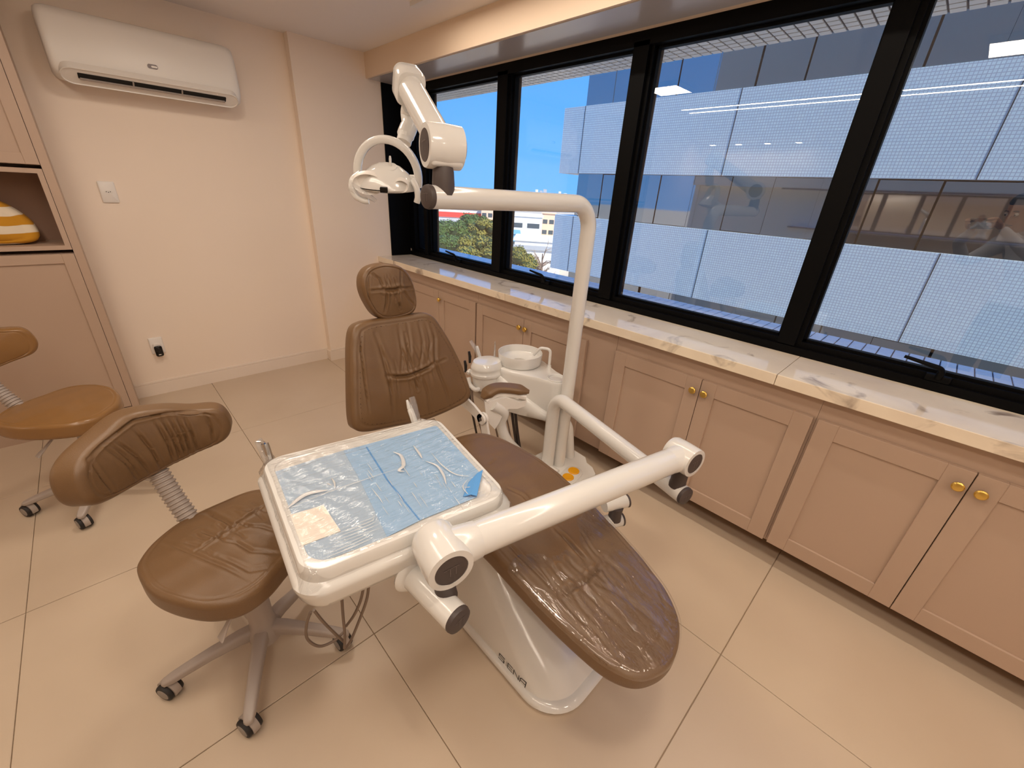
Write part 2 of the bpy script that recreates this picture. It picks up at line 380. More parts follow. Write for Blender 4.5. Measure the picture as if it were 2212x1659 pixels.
def gathers(a, b, n, length, depth=0.0035, width=0.006, seed=1, side=(1, -1), jitter=0.35, perp=None):
    """short folds running out from a seam a-b"""
    rg = random.Random(seed); a = np.array(a, float); b = np.array(b, float); d = b - a; L = np.linalg.norm(d); d /= L
    p = np.array([-d[1], d[0]]) if perp is None else np.array(perp, float); out = []
    for i in range(n):
        for sd in side:
            f = (i + 0.5 + rg.uniform(-.3, .3)) / n; q = a + d * L * f; ln = length * rg.uniform(0.45, 1.0)
            dr = p * sd + d * rg.uniform(-jitter, jitter) * (1 if f > .5 else -1) * 0.6; mid = q + dr * ln * 0.5 + d * rg.uniform(-.006, .006)
            out.append(([q, mid, q + dr * ln], depth * rg.uniform(.5, 1.1), width * rg.uniform(.7, 1.3)))
    return out
def copy_tree(o, parent=None):
    c = o.copy(); C.objects.link(c); c.parent = parent
    WM[c.name] = WM.get(o.name, Matrix.Identity(4))
    for ch in list(o.children): copy_tree(ch, c)
    return c
# ================================================================== ROOM SHELL
XL, YF, YB, YP = -3.6, -2.6, 3.70, 3.63     # left wall, wall behind the camera, back wall, face of the corner pilaster
XF, SILL, SOF = 2.15, 0.895, 2.228           # window frame face, sill height, soffit under the beam
fl = struct('floor', 'large beige porcelain floor tiles with thin joints', 'floor')
MB().bb(XL, XF, YF, YB, -0.06, -0.006).build('screed', 'grout', fl)
gx = [0.365 + 0.9 * k for k in range(-5, 3)]; gy = [0.993 + 0.9 * k for k in range(-5, 4)]
shared = {}
for x in gx:
    for y in gy:
        x0, x1 = max(x, XL) + 0.0012, min(x + 0.9, XF) - 0.0012; y0, y1 = max(y, YF) + 0.0016, min(y + 0.9, YB) - 0.0016
        if x1 - x0 < 0.02 or y1 - y0 < 0.02: continue
        key = (round(x1 - x0, 3), round(y1 - y0, 3))
        if key not in shared:
            o = MB().box((0, 0, -0.004), (key[0], key[1], 0.008), bev=0.0012, seg=1).build('floor_tile', 'floor_porcelain', fl, smooth=0); shared[key] = o.data
        else:
            o = bpy.data.objects.new('floor_tile', shared[key]); C.objects.link(o); o.parent = fl
        o.location = ((x0 + x1) / 2, (y0 + y1) / 2, 0)
def wall(name, label, *boxes, m='wall_paint'):
    mb = MB()
    for b_ in boxes: mb.bb(*b_)
    return tag(mb.build(name, m, smooth=0), label, name.split('_')[0], kind='structure')
wall('wall_back', 'warm white painted wall behind the air conditioner', (XL, 2.26, YB, YB + 0.15, -0.06, 2.6))
wall('wall_corner', 'warm white pilaster filling the corner beside the window', (1.285, 2.26, YP, YB, 0, CEIL))
wall('wall_left', 'plain beige wall opposite the window', (XL - 0.15, XL, YF, YB, -0.06, 2.6))
wall('wall_front', 'plain beige wall facing the back wall', (XL, 2.5, YF - 0.15, YF, -0.06, 2.6))
wall('wall_window', 'low wall under the window behind the cabinets', (2.15, 2.5, YF, YP, -0.06, SILL - 0.05))
wall('ceiling', 'pale flat plaster ceiling', (XL, 2.5, YF, YB, CEIL, 2.6), m='ceiling_paint')
bm_ = struct('trim_1', 'dropped beam running above the window', 'beam')
MB().bb(1.83, 2.5, YF, YP, SOF, CEIL).build('beam', 'beam_paint', bm_, 0)
MB().bb(1.845, 2.105, YF, YP - 0.012, SOF - 0.004, SOF).build('soffit_panel', 'soffit_gloss_dim', bm_, 0)
for nm, x0, x1, y, lab in (('baseboard_back', -0.075, 1.285, YB, 'white baseboard along the back wall'), ('baseboard_corner', 1.285, 1.86, YP, 'white baseboard around the corner pilaster')):
    mb = MB().bb(x0, x1, y - 0.014, y, 0, 0.088).bb(x0, x1, y - 0.009, y, 0.088, 0.104, 0.003)
    if nm == 'baseboard_corner': mb.bb(1.271, 1.285, YP - 0.014, YB - 0.014, 0, 0.088)
    tag(mb.build(nm, 'baseboard_white', smooth=0), lab, 'baseboard', kind='structure')
# marble window sill in two slabs
sl = struct('trim_2', 'cream veined marble window sill in slabs', 'sill')
for y0, y1 in ((YF, 0.325), (0.327, 1.92), (1.922, YP)):
    MB().bb(1.815, XF + 0.02, y0, y1, SILL - 0.046, SILL, 0.002).build('slab', 'marble', sl, 0)

# ---- window band
wn = struct('window_1', 'long black framed window band over the marble sill', 'window')
Z0, Z1 = 0.955, 2.168
MB().bb(XF, 2.26, YF, YP, SILL, 0.93).bb(XF + 0.02, 2.26, YF, YP, 0.93, Z0).build('bottom_rail', 'black_aluminium', wn, 0)
MB().bb(XF, 2.26, YF, YP, Z1, SOF).build('top_rail', 'black_aluminium', wn, 0)
MB().bb(1.953, XF, YP - 0.012, YP + 0.001, SILL, SOF - 0.004).bb(XF, 2.26, 3.533, YP, Z0, Z1).build('jamb', 'black_aluminium', wn, 0)
MUL = [(3.300, 3.371), (2.330, 2.444), (1.335, 1.440), (0.343, 0.433), (-0.66, -0.565), (-1.66, -1.565)]
for a, b_ in MUL:
    MB().bb(XF, 2.26, a + 0.02, b_, Z0 - 0.02, Z1 + 0.02).bb(XF + 0.02, 2.26, a, a + 0.02, Z0, Z1).build('mullion', 'black_aluminium', wn, 0)
edges = [3.533] + [v for ab in MUL for v in (ab[1], ab[0])] + [YF]
for i in range(0, len(edges), 2):
    MB().bb(2.203, 2.209, edges[i + 1], edges[i], Z0 - 0.01, Z1 + 0.01).build('pane', 'window_glass', wn, 0)
    g_ = 0.012
    MB().bb(2.19, 2.222, edges[i + 1], edges[i], Z0, Z0 + g_).bb(2.19, 2.222, edges[i + 1], edges[i], Z1 - g_, Z1).bb(2.19, 2.222, edges[i + 1], edges[i + 1] + g_, Z0, Z1).bb(2.19, 2.222, edges[i] - g_, edges[i], Z0, Z1).build('sash_bead', 'black_aluminium', wn, 0)
def handle(p):
    q = onx(p, XF + 0.012); y = q[1]; z = 0.93
    base = MB().box((XF + 0.012, y, z + 0.014), (0.024, 0.075, 0.03), bev=0.008).build('handle_base', 'black_aluminium', wn)
    path = fillet([(XF - 0.002, y, z + 0.02), (XF - 0.03, y, z + 0.062), (XF - 0.034, y + 0.115, z + 0.078)], 0.02, 6)
    MB().tube(path, [0.011] * 2 + [0.009] * (len(path) - 3) + [0.006], 12).build('lever', 'black_aluminium', base)
for p in ((990, 553), (1180, 598), (2035, 800)): handle(p)

# ---- ceiling lights
for i, (x, y0, y1) in enumerate(STRIPS):
    lab = ['slim white linear light on the ceiling beside the window beam', 'slim linear ceiling light, inner one of the pair away from the window', 'slim linear ceiling light, outer one of the pair away from the window'][i]
    o = thing('linear_ceiling_light', lab, 'ceiling light', (x, (y0 + y1) / 2, CEIL), group='linear ceiling lights')
    MB().bb(x - 0.021, x + 0.021, y1, y0, CEIL - 0.02, CEIL).build('profile', 'white_satin', o, 0)
for (x, y), lab in zip(PANELS, ('over the chair headrest', 'over the chair leg rest', 'added out of view to light the room')):
    o = thing('panel_ceiling_light', 'square surface mounted ceiling panel light ' + lab, 'ceiling light', (x, y, CEIL), group='square ceiling panel lights')
    MB().bb(x - 0.15, x + 0.15, y - 0.15, y + 0.15, CEIL - 0.034, CEIL, 0.004).build('housing', 'white_satin', o, 0)
for x, y in SPOTS:
    o = thing('recessed_spotlight', 'small square recessed ceiling spotlight', 'spotlight', (x, y, CEIL), group='small ceiling spotlights')
    MB().bb(x - 0.045, x + 0.045, y - 0.045, y + 0.045, CEIL - 0.01, CEIL).build('bezel', 'white_satin', o, 0)

# ================================================================== FITTED CABINETS
def shaker(parent, axis, a0, a1, z0, z1, face, m='cabinet_lacquer', fr=0.068, th=0.02, name='door'):
    """framed door whose face lies at x=face (axis 'x') or y=face (axis 'y'), spanning a0..a1"""
    def B(mb, p0, p1, q0, q1, f0, f1, bev=0.0012):
        return mb.bb(f0, f1, p0, p1, q0, q1, bev, 1) if axis == 'x' else mb.bb(p0, p1, f0, f1, q0, q1, bev, 1)
    mb = MB(); B(mb, a0, a0 + fr, z0, z1, face, face + th); B(mb, a1 - fr, a1, z0, z1, face, face + th)
    B(mb, a0 + fr, a1 - fr, z0, z0 + fr, face, face + th); B(mb, a0 + fr, a1 - fr, z1 - fr, z1, face, face + th)
    d = mb.build(name, m, parent, 0)
    mb = MB(); B(mb, a0 + fr - 0.002, a1 - fr + 0.002, z0 + fr - 0.002, z1 - fr + 0.002, face + 0.009, face + th - 0.001, 0)
    mb.build('door_panel', m, d, 0); return d
def knob(door, x, y, z):
    MB().lathe([(0.004, 0.0), (0.006, 0.001), (0.005, 0.012), (0.014, 0.015), (0.0165, 0.019), (0.0165, 0.023), (0.013, 0.027), (0.004, 0.028)], (x, y, z), (-1, 0, 0), 20).build('knob', 'brass', door)
XD = 1.85
UNITS = [(3.19, 2.725, 2.262, 1), (2.245, 1.767, 1.270, 0), (1.076, 0.607, 0.166, 0), (0.149, -0.290, -0.735, 0), (-0.752, -1.2, -1.65, 0)]
LABS = ['beige framed base cabinet at the corner behind the dental chair', 'beige framed base cabinet behind the spittoon bowl', 'beige framed base cabinet just past the tall white pole with two brass knobs',
        'wide beige framed base cabinet below the sill seam, with two brass knobs', 'beige framed base cabinet at the end of the row away from the corner']
for (a, s_, b_, single), lab in zip(UNITS, LABS):
    o = thing('base_cabinet', lab, 'cabinet', (2.0, s_, 0), group='beige base cabinets under the sill')
    lo = b_ if lab != LABS[1] else 1.094
    MB().bb(XD + 0.022, 2.148, lo - 0.008, a + 0.008, 0.112, SILL - 0.056).build('carcass', 'cabinet_lacquer', o, 0)
    MB().bb(2.03, 2.148, lo - 0.008, a + 0.008, 0.0, 0.112).build('plinth', 'cabinet_shaded', o, 0)
    d1 = shaker(o, 'x', s_ + 0.0015, a, 0.118, 0.757, XD); d2 = shaker(o, 'x', b_, s_ - 0.0015, 0.118, 0.757, XD)
    if single: knob(d2, XD, s_ - 0.028, 0.69)
    else: knob(d1, XD, s_ + 0.026, 0.70); knob(d2, XD, s_ - 0.028, 0.70)
o = thing('filler_panel', 'narrow plain beige filler panel at the corner end of the cabinet row', 'panel', (2.0, 3.4, 0))
MB().bb(XD + 0.022, 2.148, 3.2, YP - 0.016, 0.0, SILL - 0.05).build('panel', 'cabinet_lacquer', o, 0)

# ---- tall cabinet against the back wall
YC = 3.38; XR = -0.075
tc_ = thing('tall_cabinet', 'tall beige fitted cabinet with open niche against the back wall', 'cabinet', (-0.7, 3.54, 0))
mb = MB().bb(XR - 0.035, XR, YC, YB - 0.002, 0.0, CEIL - 0.003)
mb.bb(-1.50, -1.48, YC, YB - 0.002, 0, CEIL - 0.003).bb(-1.48, XR - 0.035, YB - 0.02, YB - 0.002, 0.0, CEIL - 0.003)
mb.bb(-1.48, XR - 0.035, YC + 0.004, YB - 0.02, 0.0, 0.08).bb(-1.48, XR - 0.035, YC + 0.025, YB - 0.02, 1.03, 1.046).bb(-1.48, XR - 0.035, YC + 0.025, YB - 0.02, 1.478, 1.494).bb(-1.48, XR - 0.035, YC + 0.025, YB - 0.02, 2.34, CEIL - 0.003).bb(-0.79, -0.77, YC + 0.022, YB - 0.02, 0.08, 2.34)
mb.build('carcass', 'cabinet_lacquer', tc_, 0)
for a0, a1 in ((-0.768, XR - 0.037), (-1.478, -0.772)):
    shaker(tc_, 'y', a0, a1, 0.085, 1.044, YC, fr=0.05); shaker(tc_, 'y', a0, a1, 1.480, 2.36, YC, fr=0.05, name='door')
    mb = MB(); f = 0.022
    mb.bb(a0, a1, YC - 0.004, YC + 0.29, 1.066, 1.066 + f).bb(a0, a1, YC - 0.004, YC + 0.29, 1.462 - f, 1.462).bb(a0, a0 + f, YC - 0.004, YC + 0.29, 1.066 + f, 1.462 - f).bb(a1 - f, a1, YC - 0.004, YC + 0.29, 1.066 + f, 1.462 - f)
    mb.build('niche_frame', 'cabinet_lacquer', tc_, 0)
    MB().bb(a0 + f, a1 - f, YC + 0.275, YC + 0.289, 1.066 + f, 1.462 - f).build('niche_back', 'niche_darker', tc_, 0)
# striped cushion in the niche
ol = smooth_outline([(-0.17, -0.10), (-0.0, -0.115), (0.17, -0.10), (0.185, -0.02), (0.13, 0.06), (0.05, 0.11), (-0.05, 0.115), (-0.15, 0.07), (-0.185, 0.0)], 72)
cu = thing('striped_cushion', 'plump cushion with ochre and white stripes in the cabinet niche', 'cushion', (-0.41, 3.5, 1.09))
cushion('cushion_cover', ol, 0.13, 'stripes', cu, lambda u, v, h: np.c_[u - 0.41, 3.50 - h + 0.25 * (v + 0.1), v + 1.205], crown=0.03, rings=14, seam=0.8, noise=0.002)

# ================================================================== WALL FITTINGS
ac = thing('air_conditioner', 'white split air conditioner high on the back wall', 'air conditioner', (0.48, YB, 1.9))
x0, x1, yw = 0.055, 0.905, YB - 0.001
def ac_sec(x, k=0.0):   # section in (y,z): back, top, bowed front, lower chin
    pts = [(yw, 2.205), (3.56, 2.207), (3.525, 2.197), (3.508, 2.16), (3.500, 2.06), (3.494, 1.965), (3.500, 1.925), (3.53, 1.895), (3.60, 1.893), (yw, 1.905)]
    cy, cz = 3.62, 2.05
    return [(x, cy + (y - cy) * (1 - k), cz + (z - cz) * (1 - k * 1.4)) for y, z in pts]
mb = MB()
loops = [ac_sec(x0 + d, k) for d, k in ((0.0, 0.17), (0.006, 0.08), (0.02, 0.025), (0.045, 0.0))] + [ac_sec(x1 - d, k) for d, k in ((0.045, 0.0), (0.02, 0.025), (0.006, 0.08), (0.0, 0.17))]
mb.loft(loops).build('casing', 'white_satin', ac, 50)
# recessed lower face with the air outlet: rounded oblong lip following the underside
ol = rrect(0.80, 0.105, 0.05, 8)
def acp(u, v, off): # maps oblong onto the chin plane (leaning)
    n_ = Vector((0, -0.62, -0.78)).normalized(); t_ = Vector((0, -0.78, 0.62)).normalized()
    c_ = Vector((0.48, 3.507, 1.915)); return c_ + Vector((1, 0, 0)) * u + t_ * v + n_ * off
mb = MB(); mb.loft([[acp(u, v, -0.03) for u, v in ol], [acp(u, v, 0.004) for u, v in ol], [acp(u * 0.992, v * 0.93, 0.006) for u, v in ol], [acp(u * 0.985, v * 0.88, 0.002) for u, v in ol]]).build('chin_panel', 'grey_plastic' if False else 'white_satin', ac)
slot = MB().loft([[acp(u, v + 0.006, -0.02) for u, v in rrect(0.665, 0.034, 0.004, 2)], [acp(u, v + 0.006, 0.004) for u, v in rrect(0.665, 0.034, 0.004, 2)]]).build('outlet_slot', 'slot_black', ac, 0)
MB().loft([[acp(u, v - 0.008, 0.0) for u, v in rrect(0.655, 0.008, 0.003, 2)], [acp(u, v - 0.008, 0.012) for u, v in rrect(0.655, 0.008, 0.003, 2)]]).build('louvre', 'grey_plastic', ac, 0)
for u0 in (-0.11, 0.11):
    MB().loft([[acp(u + u0, v + 0.006, 0.0) for u, v in rrect(0.007, 0.032, 0.002, 2)], [acp(u + u0, v + 0.006, 0.008) for u, v in rrect(0.007, 0.032, 0.002, 2)]]).build('vane', 'grey_plastic', ac, 0)
em = MB()
def acf(u, w): return Vector((0.478 + u, 3.4975 + 0.04 * (w) , 2.018 + w))
em.loft([[acf(u, w) + Vector((0, 0.004, 0)) for u, w in rrect(0.046, 0.021, 0.0095, 6)], [acf(u, w) + Vector((0, -0.004, 0)) for u, w in rrect(0.046, 0.021, 0.0095, 6)]])
eo = em.build('emblem', 'emblem_dark', ac)
MB().loft([[acf(u + 0.007, w - 0.001) + Vector((0, -0.0035, 0)) for u, w in rrect(0.028, 0.009, 0.004, 5)], [acf(u + 0.007, w - 0.001) + Vector((0, -0.0055, 0)) for u, w in rrect(0.028, 0.009, 0.004, 5)]]).build('emblem_face', 'white_satin', eo)
MB().sphere(acp(0.285, 0.033, 0.004), 0.003).build('indicator', 'card_white', ac)

def plate(parent, xc, zc):
    mb = MB(); mb.loft([[(xc + u, YB - 0.001, zc + w) for u, w in rrect(0.076, 0.118, 0.006)], [(xc + u, YB - 0.008, zc + w) for u, w in rrect(0.076, 0.118, 0.006)], [(xc + u, YB - 0.011, zc + w) for u, w in rrect(0.068, 0.108, 0.005)]])
    return mb.build('cover_plate', 'white_socket', parent)
so = thing('wall_socket', 'white wall socket plate below the air conditioner, nothing plugged in', 'socket', (0.125, YB, 1.355)); plate(so, 0.125, 1.352)
hx = [(0.021 * math.cos(math.radians(a)) * 1.1, 0.0115 * math.sin(math.radians(a))) for a in (0, 60, 120, 180, 240, 300)]
MB().loft([[(0.125 + u, YB - 0.0105, 1.352 + w) for u, w in hx], [(0.125 + u, YB - 0.0125, 1.352 + w) for u, w in hx]]).build('outlet', 'white_satin', so, 0)
for du in (-0.009, 0, 0.009): MB().lathe([(0.0024, 0), (0.0024, 0.001)], (0.125 + du, YB - 0.0125, 1.352 + (0.002 if du else -0.001)), (0, -1, 0), 10).build('pin_hole', 'slot_black', so)
so = thing('wall_socket', 'white wall socket plate low on the wall with a black device', 'socket', (0.115, YB, 0.355)); plate(so, 0.117, 0.362)
pd = thing('plug_in_device', 'small glossy black plug-in device with a white top edge', 'plug', (0.116, YB - 0.011, 0.33))
MB().loft([[(0.117 + u, YB - 0.012, 0.338 + w) for u, w in rrect(0.045, 0.088, 0.012)], [(0.117 + u, YB - 0.038, 0.336 + w) for u, w in rrect(0.045, 0.088, 0.012)]]).build('housing', 'white_socket', pd)
MB().loft([[(0.117 + u, YB - 0.037, 0.331 + w) for u, w in rrect(0.043, 0.076, 0.012)], [(0.117 + u, YB - 0.046, 0.331 + w) for u, w in rrect(0.043, 0.076, 0.012)], [(0.117 + u, YB - 0.049, 0.331 + w) for u, w in rrect(0.036, 0.068, 0.012)]]).build('face', 'black_gloss', pd)
MB().bb(0.110, 0.124, YB - 0.0495, YB - 0.049, 0.304, 0.309).build('mark', 'card_white', pd, 0)
# ================================================================== DENTAL CHAIR
def D(p, d): return Vector(CAM + ray(*p) * d)
XC = 0.82
ch = thing('dental_chair', 'brown leather dental chair reclining on a white wedge base', 'dental chair', (XC, 0.8, 0))
# base: white wedge-shaped cover
def base_loop(z, hw, y0, y1, r0, r1, n=10):
    out = []
    for cx, cy, r, a0 in ((XC + hw - r1, y1 - r1, r1, 0), (XC - hw + r1, y1 - r1, r1, 90), (XC - hw + r0, y0 + r0, r0, 180), (XC + hw - r0, y0 + r0, r0, 270)):
        for k_ in range(n + 1):
            a = math.radians(a0 + 90 * k_ / n); out.append((cx + r * math.cos(a), cy + r * math.sin(a), z))
    return out
mb = MB()
mb.loft([base_loop(0.002, 0.2, 0.345, 1.28, 0.13, 0.08), base_loop(0.022, 0.206, 0.335, 1.285, 0.135, 0.08), base_loop(0.034, 0.2, 0.343, 1.28, 0.13, 0.08), base_loop(0.038, 0.19, 0.36, 1.27, 0.125, 0.08)])
mb.build('base_plate', 'white_plastic', ch, 50)
mb = MB(); lv = []
for z, hw, y0 in ((0.036, 0.188, 0.365), (0.06, 0.186, 0.385), (0.10, 0.178, 0.43), (0.15, 0.165, 0.50), (0.20, 0.15, 0.58), (0.25, 0.135, 0.66), (0.30, 0.12, 0.74), (0.36, 0.105, 0.82), (0.45, 0.095, 0.88)):
    lv.append(base_loop(z, hw, y0, 1.25 - z * 0.5, min(hw * 0.92, 0.12), 0.06))
mb.loft(lv).build('base_cover', 'white_plastic', ch, 60)
MB().bb(XC - 0.18, XC + 0.18, 0.62, 1.16, 0.435, 0.455, 0.008).build('seat_plate', 'white_satin', ch)
# lettering on the flank (strokes lie on the wedge face)
def flank(y, z):
    zz = [0.036, 0.06, 0.10, 0.15, 0.20]; hw = np.interp(z, zz, [0.188, 0.186, 0.178, 0.165, 0.15]); y0 = np.interp(z, zz, [0.365, 0.385, 0.43, 0.5, 0.58]); r = min(hw * 0.92, 0.12)
    x = XC - hw
    if y < y0 + r: x = XC - hw + r - math.sqrt(max(r * r - (y0 + r - y) ** 2, 0))
    return Vector((x - 0.0012, y, z))
def stroke(mb, pts, w, f):
    for a, b_ in zip(pts, pts[1:]):
        a = np.array(a); b_ = np.array(b_); d = b_ - a; L = np.linalg.norm(d); d = d / L; n_ = np.array([-d[1], d[0]]); a = a - d * w * .45; b_ = b_ + d * w * .45
        q = [a - n_ * w / 2, b_ - n_ * w / 2, b_ + n_ * w / 2, a + n_ * w / 2]; mb.add([f(*p) for p in q], [(0, 1, 2, 3)])
GL = {'S': [[(1, 1), (0.05, 1), (0.05, .55), (.95, .55), (.95, 0), (0, 0)]], 'I': [[(.5, 1), (.5, 0)]], 'E': [[(1, 1), (0, 1), (0, 0), (1, 0)], [(0, .5), (.95, .5)]],
      'N': [[(0, 0), (0, 1), (1, 0), (1, 1)]], 'A': [[(0, 0), (0, .75), (.25, 1), (1, 1), (1, 0)], [(0, .45), (1, .45)]]}
mb = MB(); y = 0.610
for ch_, adv in (('S', 0.027), ('I', 0.004), ('E', 0.022), ('N', 0.024), ('A', 0.024)):
    for st in GL[ch_]: stroke(mb, st, 0.13, lambda u, v, y=y, adv=adv: flank(y - u * (adv if ch_ != 'I' else 0.009), 0.041 + v * 0.021))
    y -= adv + 0.0065
mb.build('lettering', 'letter_black', ch, 0)
mb = MB(); f_ = lambda u, v: Vector((XC + 0.035 + 0.04 * u, 0.372 + 0.035 * v, 0.062 + 0.05 * v))
for st in ([(0, 0), (.5, 1), (1, 0), (0, 0)], [(.35, .3), (.5, .6), (.65, .3)]): stroke(mb, st, 0.06, f_)
mb.build('warning_mark', 'letter_black', ch, 0)
# seat and leg rest: one long pad
zt = lambda v: np.interp(v, [.14, .2, .27, .36, .45, .55, .65, .75, .85, 1.0, 1.25], [.404, .416, .434, .458, .48, .507, .532, .547, .553, .545, .525])
TH = 0.072
def seat_def(u, v, h): return np.c_[XC + u, v, zt(v) - TH / 2 + h - 0.012 * np.clip(1 - (u / 0.2) ** 2, 0, 1)]
hwp = [(1.235, 0.10), (1.20, 0.175), (1.12, 0.215), (1.0, 0.226), (0.85, 0.224), (0.70, 0.217), (0.55, 0.208), (0.42, 0.197), (0.32, 0.180), (0.245, 0.158), (0.190, 0.118), (0.160, 0.06)]
ctrl = [(w, y) for y, w in hwp] + [(0, 0.150)] + [(-w, y) for y, w in reversed(hwp)] + [(0, 1.245)]
ol = smooth_outline(ctrl, 260)
def SP(px, py, z): q = onz((px, py), z); return (q[0] - XC, q[1])
cz = []
cz.append(([SP(1205, 1281, .49), SP(1232, 1268, .485), SP(1266, 1248, .48), SP(1292, 1222, .49), SP(1312, 1190, .5)], 0.008, 0.007))
cz.append(([SP(1100, 1181, .52), SP(1150, 1228, .5), SP(1204, 1278, .48)], 0.004, 0.006))
cz.append(([SP(1262, 1337, .45), SP(1330, 1412, .43), SP(1381, 1467, .42)], 0.004, 0.005))
cz.append(([SP(1204, 1136, .53), SP(1245, 1172, .52), SP(1276, 1206, .5)], 0.005, 0.006))
cz.append(([SP(1270, 1245, .48), SP(1348, 1284, .45), SP(1400, 1318, .44), SP(1440, 1350, .43)], 0.005, 0.007))
cz.append(([SP(1250, 1262, .48), SP(1300, 1310, .45), SP(1350, 1360, .43)], 0.004, 0.007))
cz.append(([SP(1052, 1004, .55), SP(1062, 998, .55), SP(1072, 988, .55)], 0.005, 0.004))
cz.append(([SP(1098, 1055, .55), SP(1130, 1068, .55), SP(1160, 1095, .55)], 0.004, 0.005))
cz += gathers(SP(1205, 1281, .49), SP(1312, 1190, .5), 7, 0.12, 0.003, 0.006, 3)
seat = cushion('seat', ol, TH, 'leather', ch, seat_def, crown=0.012, creases=cz, seam=0.9, rings=70, centre=(0, 0.62))
# clear plastic slipped over the leg rest
hw2 = [(0.60, 0.12), (0.585, 0.205), (0.5, 0.208), (0.42, 0.201), (0.32, 0.185), (0.245, 0.162), (0.187, 0.121), (0.156, 0.06)]
ol2 = smooth_outline([(w, y) for y, w in hw2] + [(0, 0.146)] + [(-w, y) for y, w in reversed(hw2)] + [(0, 0.605)], 150)
rn = np.random.RandomState(4)
def cover_def(u, v, h):
    b_ = seat_def(u, v, h); w_ = 0
    for k_ in range(7): a0, fq, p0 = rn.uniform(-.5, .5), rn.uniform(25, 80), rn.uniform(0, 6); w_ = w_ + np.sin((u * math.cos(a0) + v * math.sin(a0)) * fq + p0 + 1.5 * np.sin(v * rn.uniform(6, 14) + p0)) * 16 / fq
    b_[:, 2] += 0.006 + 0.0011 * w_; return b_
cushion('plastic_cover', ol2, TH, 'plastic_cover', ch, cover_def, crown=0.009, seam=0.9, rings=40, centre=(0, 0.38), noise=0, seam_d=0, top_only=True)
# backrest and headrest
yfr = lambda z: np.interp(z, [.5, .57, .66, .75, .85, 1.0, 1.25], [1.345, 1.36, 1.383, 1.408, 1.436, 1.485, 1.55])
BT = 0.085
def back_def(u, v, h): return np.c_[XC + u, yfr(v) + BT / 2 - 0.97 * h - 0.30 * u * u + 0.008, v + 0.22 * (h - BT / 2)]
def BP(px, py, off=0.0):
    y_ = 1.42
    for _ in range(8): q = ony((px, py), y_); y_ = float(yfr(q[2])) - 0.30 * (q[0] - XC) ** 2 + off
    return (q[0] - XC, q[2])
ctrl = [BP(*p, 0.02) for p in ((758, 819), (758, 745), (764, 708), (783, 694), (812, 688), (850, 683), (893, 677), (917, 674), (936, 682), (951, 700), (975, 740), (999, 788), (1016, 836), (1018, 853), (1007, 868), (975, 885), (935, 902), (890, 914), (840, 924), (800, 932), (772, 930), (761, 908))]
ol = smooth_outline(ctrl, 220)
cz = [([BP(*p) for p in ((835, 813), (860, 815), (881, 813), (905, 804), (925, 795), (939, 783))], 0.009, 0.007),
      ([BP(*p) for p in ((812, 722), (822, 752), (832, 790), (837, 812), (845, 850), (852, 900))], 0.005, 0.007),
      ([BP(*p) for p in ((930, 690), (941, 730), (940, 765), (940, 782), (950, 810), (966, 850), (974, 882))], 0.005, 0.007),
      ([BP(*p) for p in ((876, 720), (881, 770), (882, 812))], 0.005, 0.005), ([BP(*p) for p in ((908, 805), (922, 845), (932, 900))], 0.004, 0.006),
      ([BP(*p) for p in ((893, 815), (902, 843))], 0.005, 0.005), ([BP(*p) for p in ((880, 690), (886, 740), (884, 810))], 0.003, 0.006), ([BP(*p) for p in ((862, 700), (868, 760), (866, 812))], 0.003, 0.006),
      ([BP(*p) for p in ((905, 690), (914, 740), (905, 800))], 0.003, 0.006), ([BP(*p) for p in ((922, 700), (930, 740), (922, 792))], 0.003, 0.005),
      ([BP(*p) for p in ((945, 785), (965, 776))], 0.003, 0.006), ([BP(*p) for p in ((783, 705), (782, 760), (790, 830), (800, 900))], 0.004, 0.004)]
cz += gathers(BP(838, 813), BP(938, 784), 8, 0.10, 0.003, 0.005, 5)
back = cushion('backrest', ol, BT, 'leather', ch, back_def, crown=0.016, creases=cz, seam=0.9, rings=70, centre=BP(886, 800, 0.02))
# stitching beside the edge seam
O = np.asarray(ol); c_ = np.array(BP(886, 800, 0.02)); mb = MB()
for k_ in range(0, 80):
    i = (k_ * 220 // 80 + 160) % 220
    p = c_ + 0.872 * (O[i] - c_); q = c_ + 0.872 * (O[(i + 1) % 220] - c_); hh_ = BT / 2 + 0.016 * (1 - (0.872 / 0.9) ** 2) - 0.0004
    pq = back_def(np.array([p[0], p[0] * .4 + q[0] * .6]), np.array([p[1], p[1] * .4 + q[1] * .6]), np.array([hh_, hh_])); mb.tube(pq, 0.0013, 5)
tag(mb.build('stitching', 'thread', back, 0), kind='stuff')
HT = 0.07
def head_def(u, v, h): return np.c_[XC + u, 1.515 + HT / 2 - 0.98 * h - 0.5 * u * u + 0.12 * (v - 1.09), v + 0.1 * (h - HT / 2)]
def HP(px, py, y_=1.505): q = ony((px, py), y_); return (q[0] - XC, q[2])
ctrl = [HP(*p) for p in ((786, 618), (790, 596), (804, 580), (828, 572), (852, 572), (876, 579), (892, 598), (901, 628), (903, 655), (896, 674), (878, 684), (850, 690), (828, 690), (812, 680), (800, 662), (790, 640))]
olh = smooth_outline(ctrl, 150); hc = HP(847, 630)
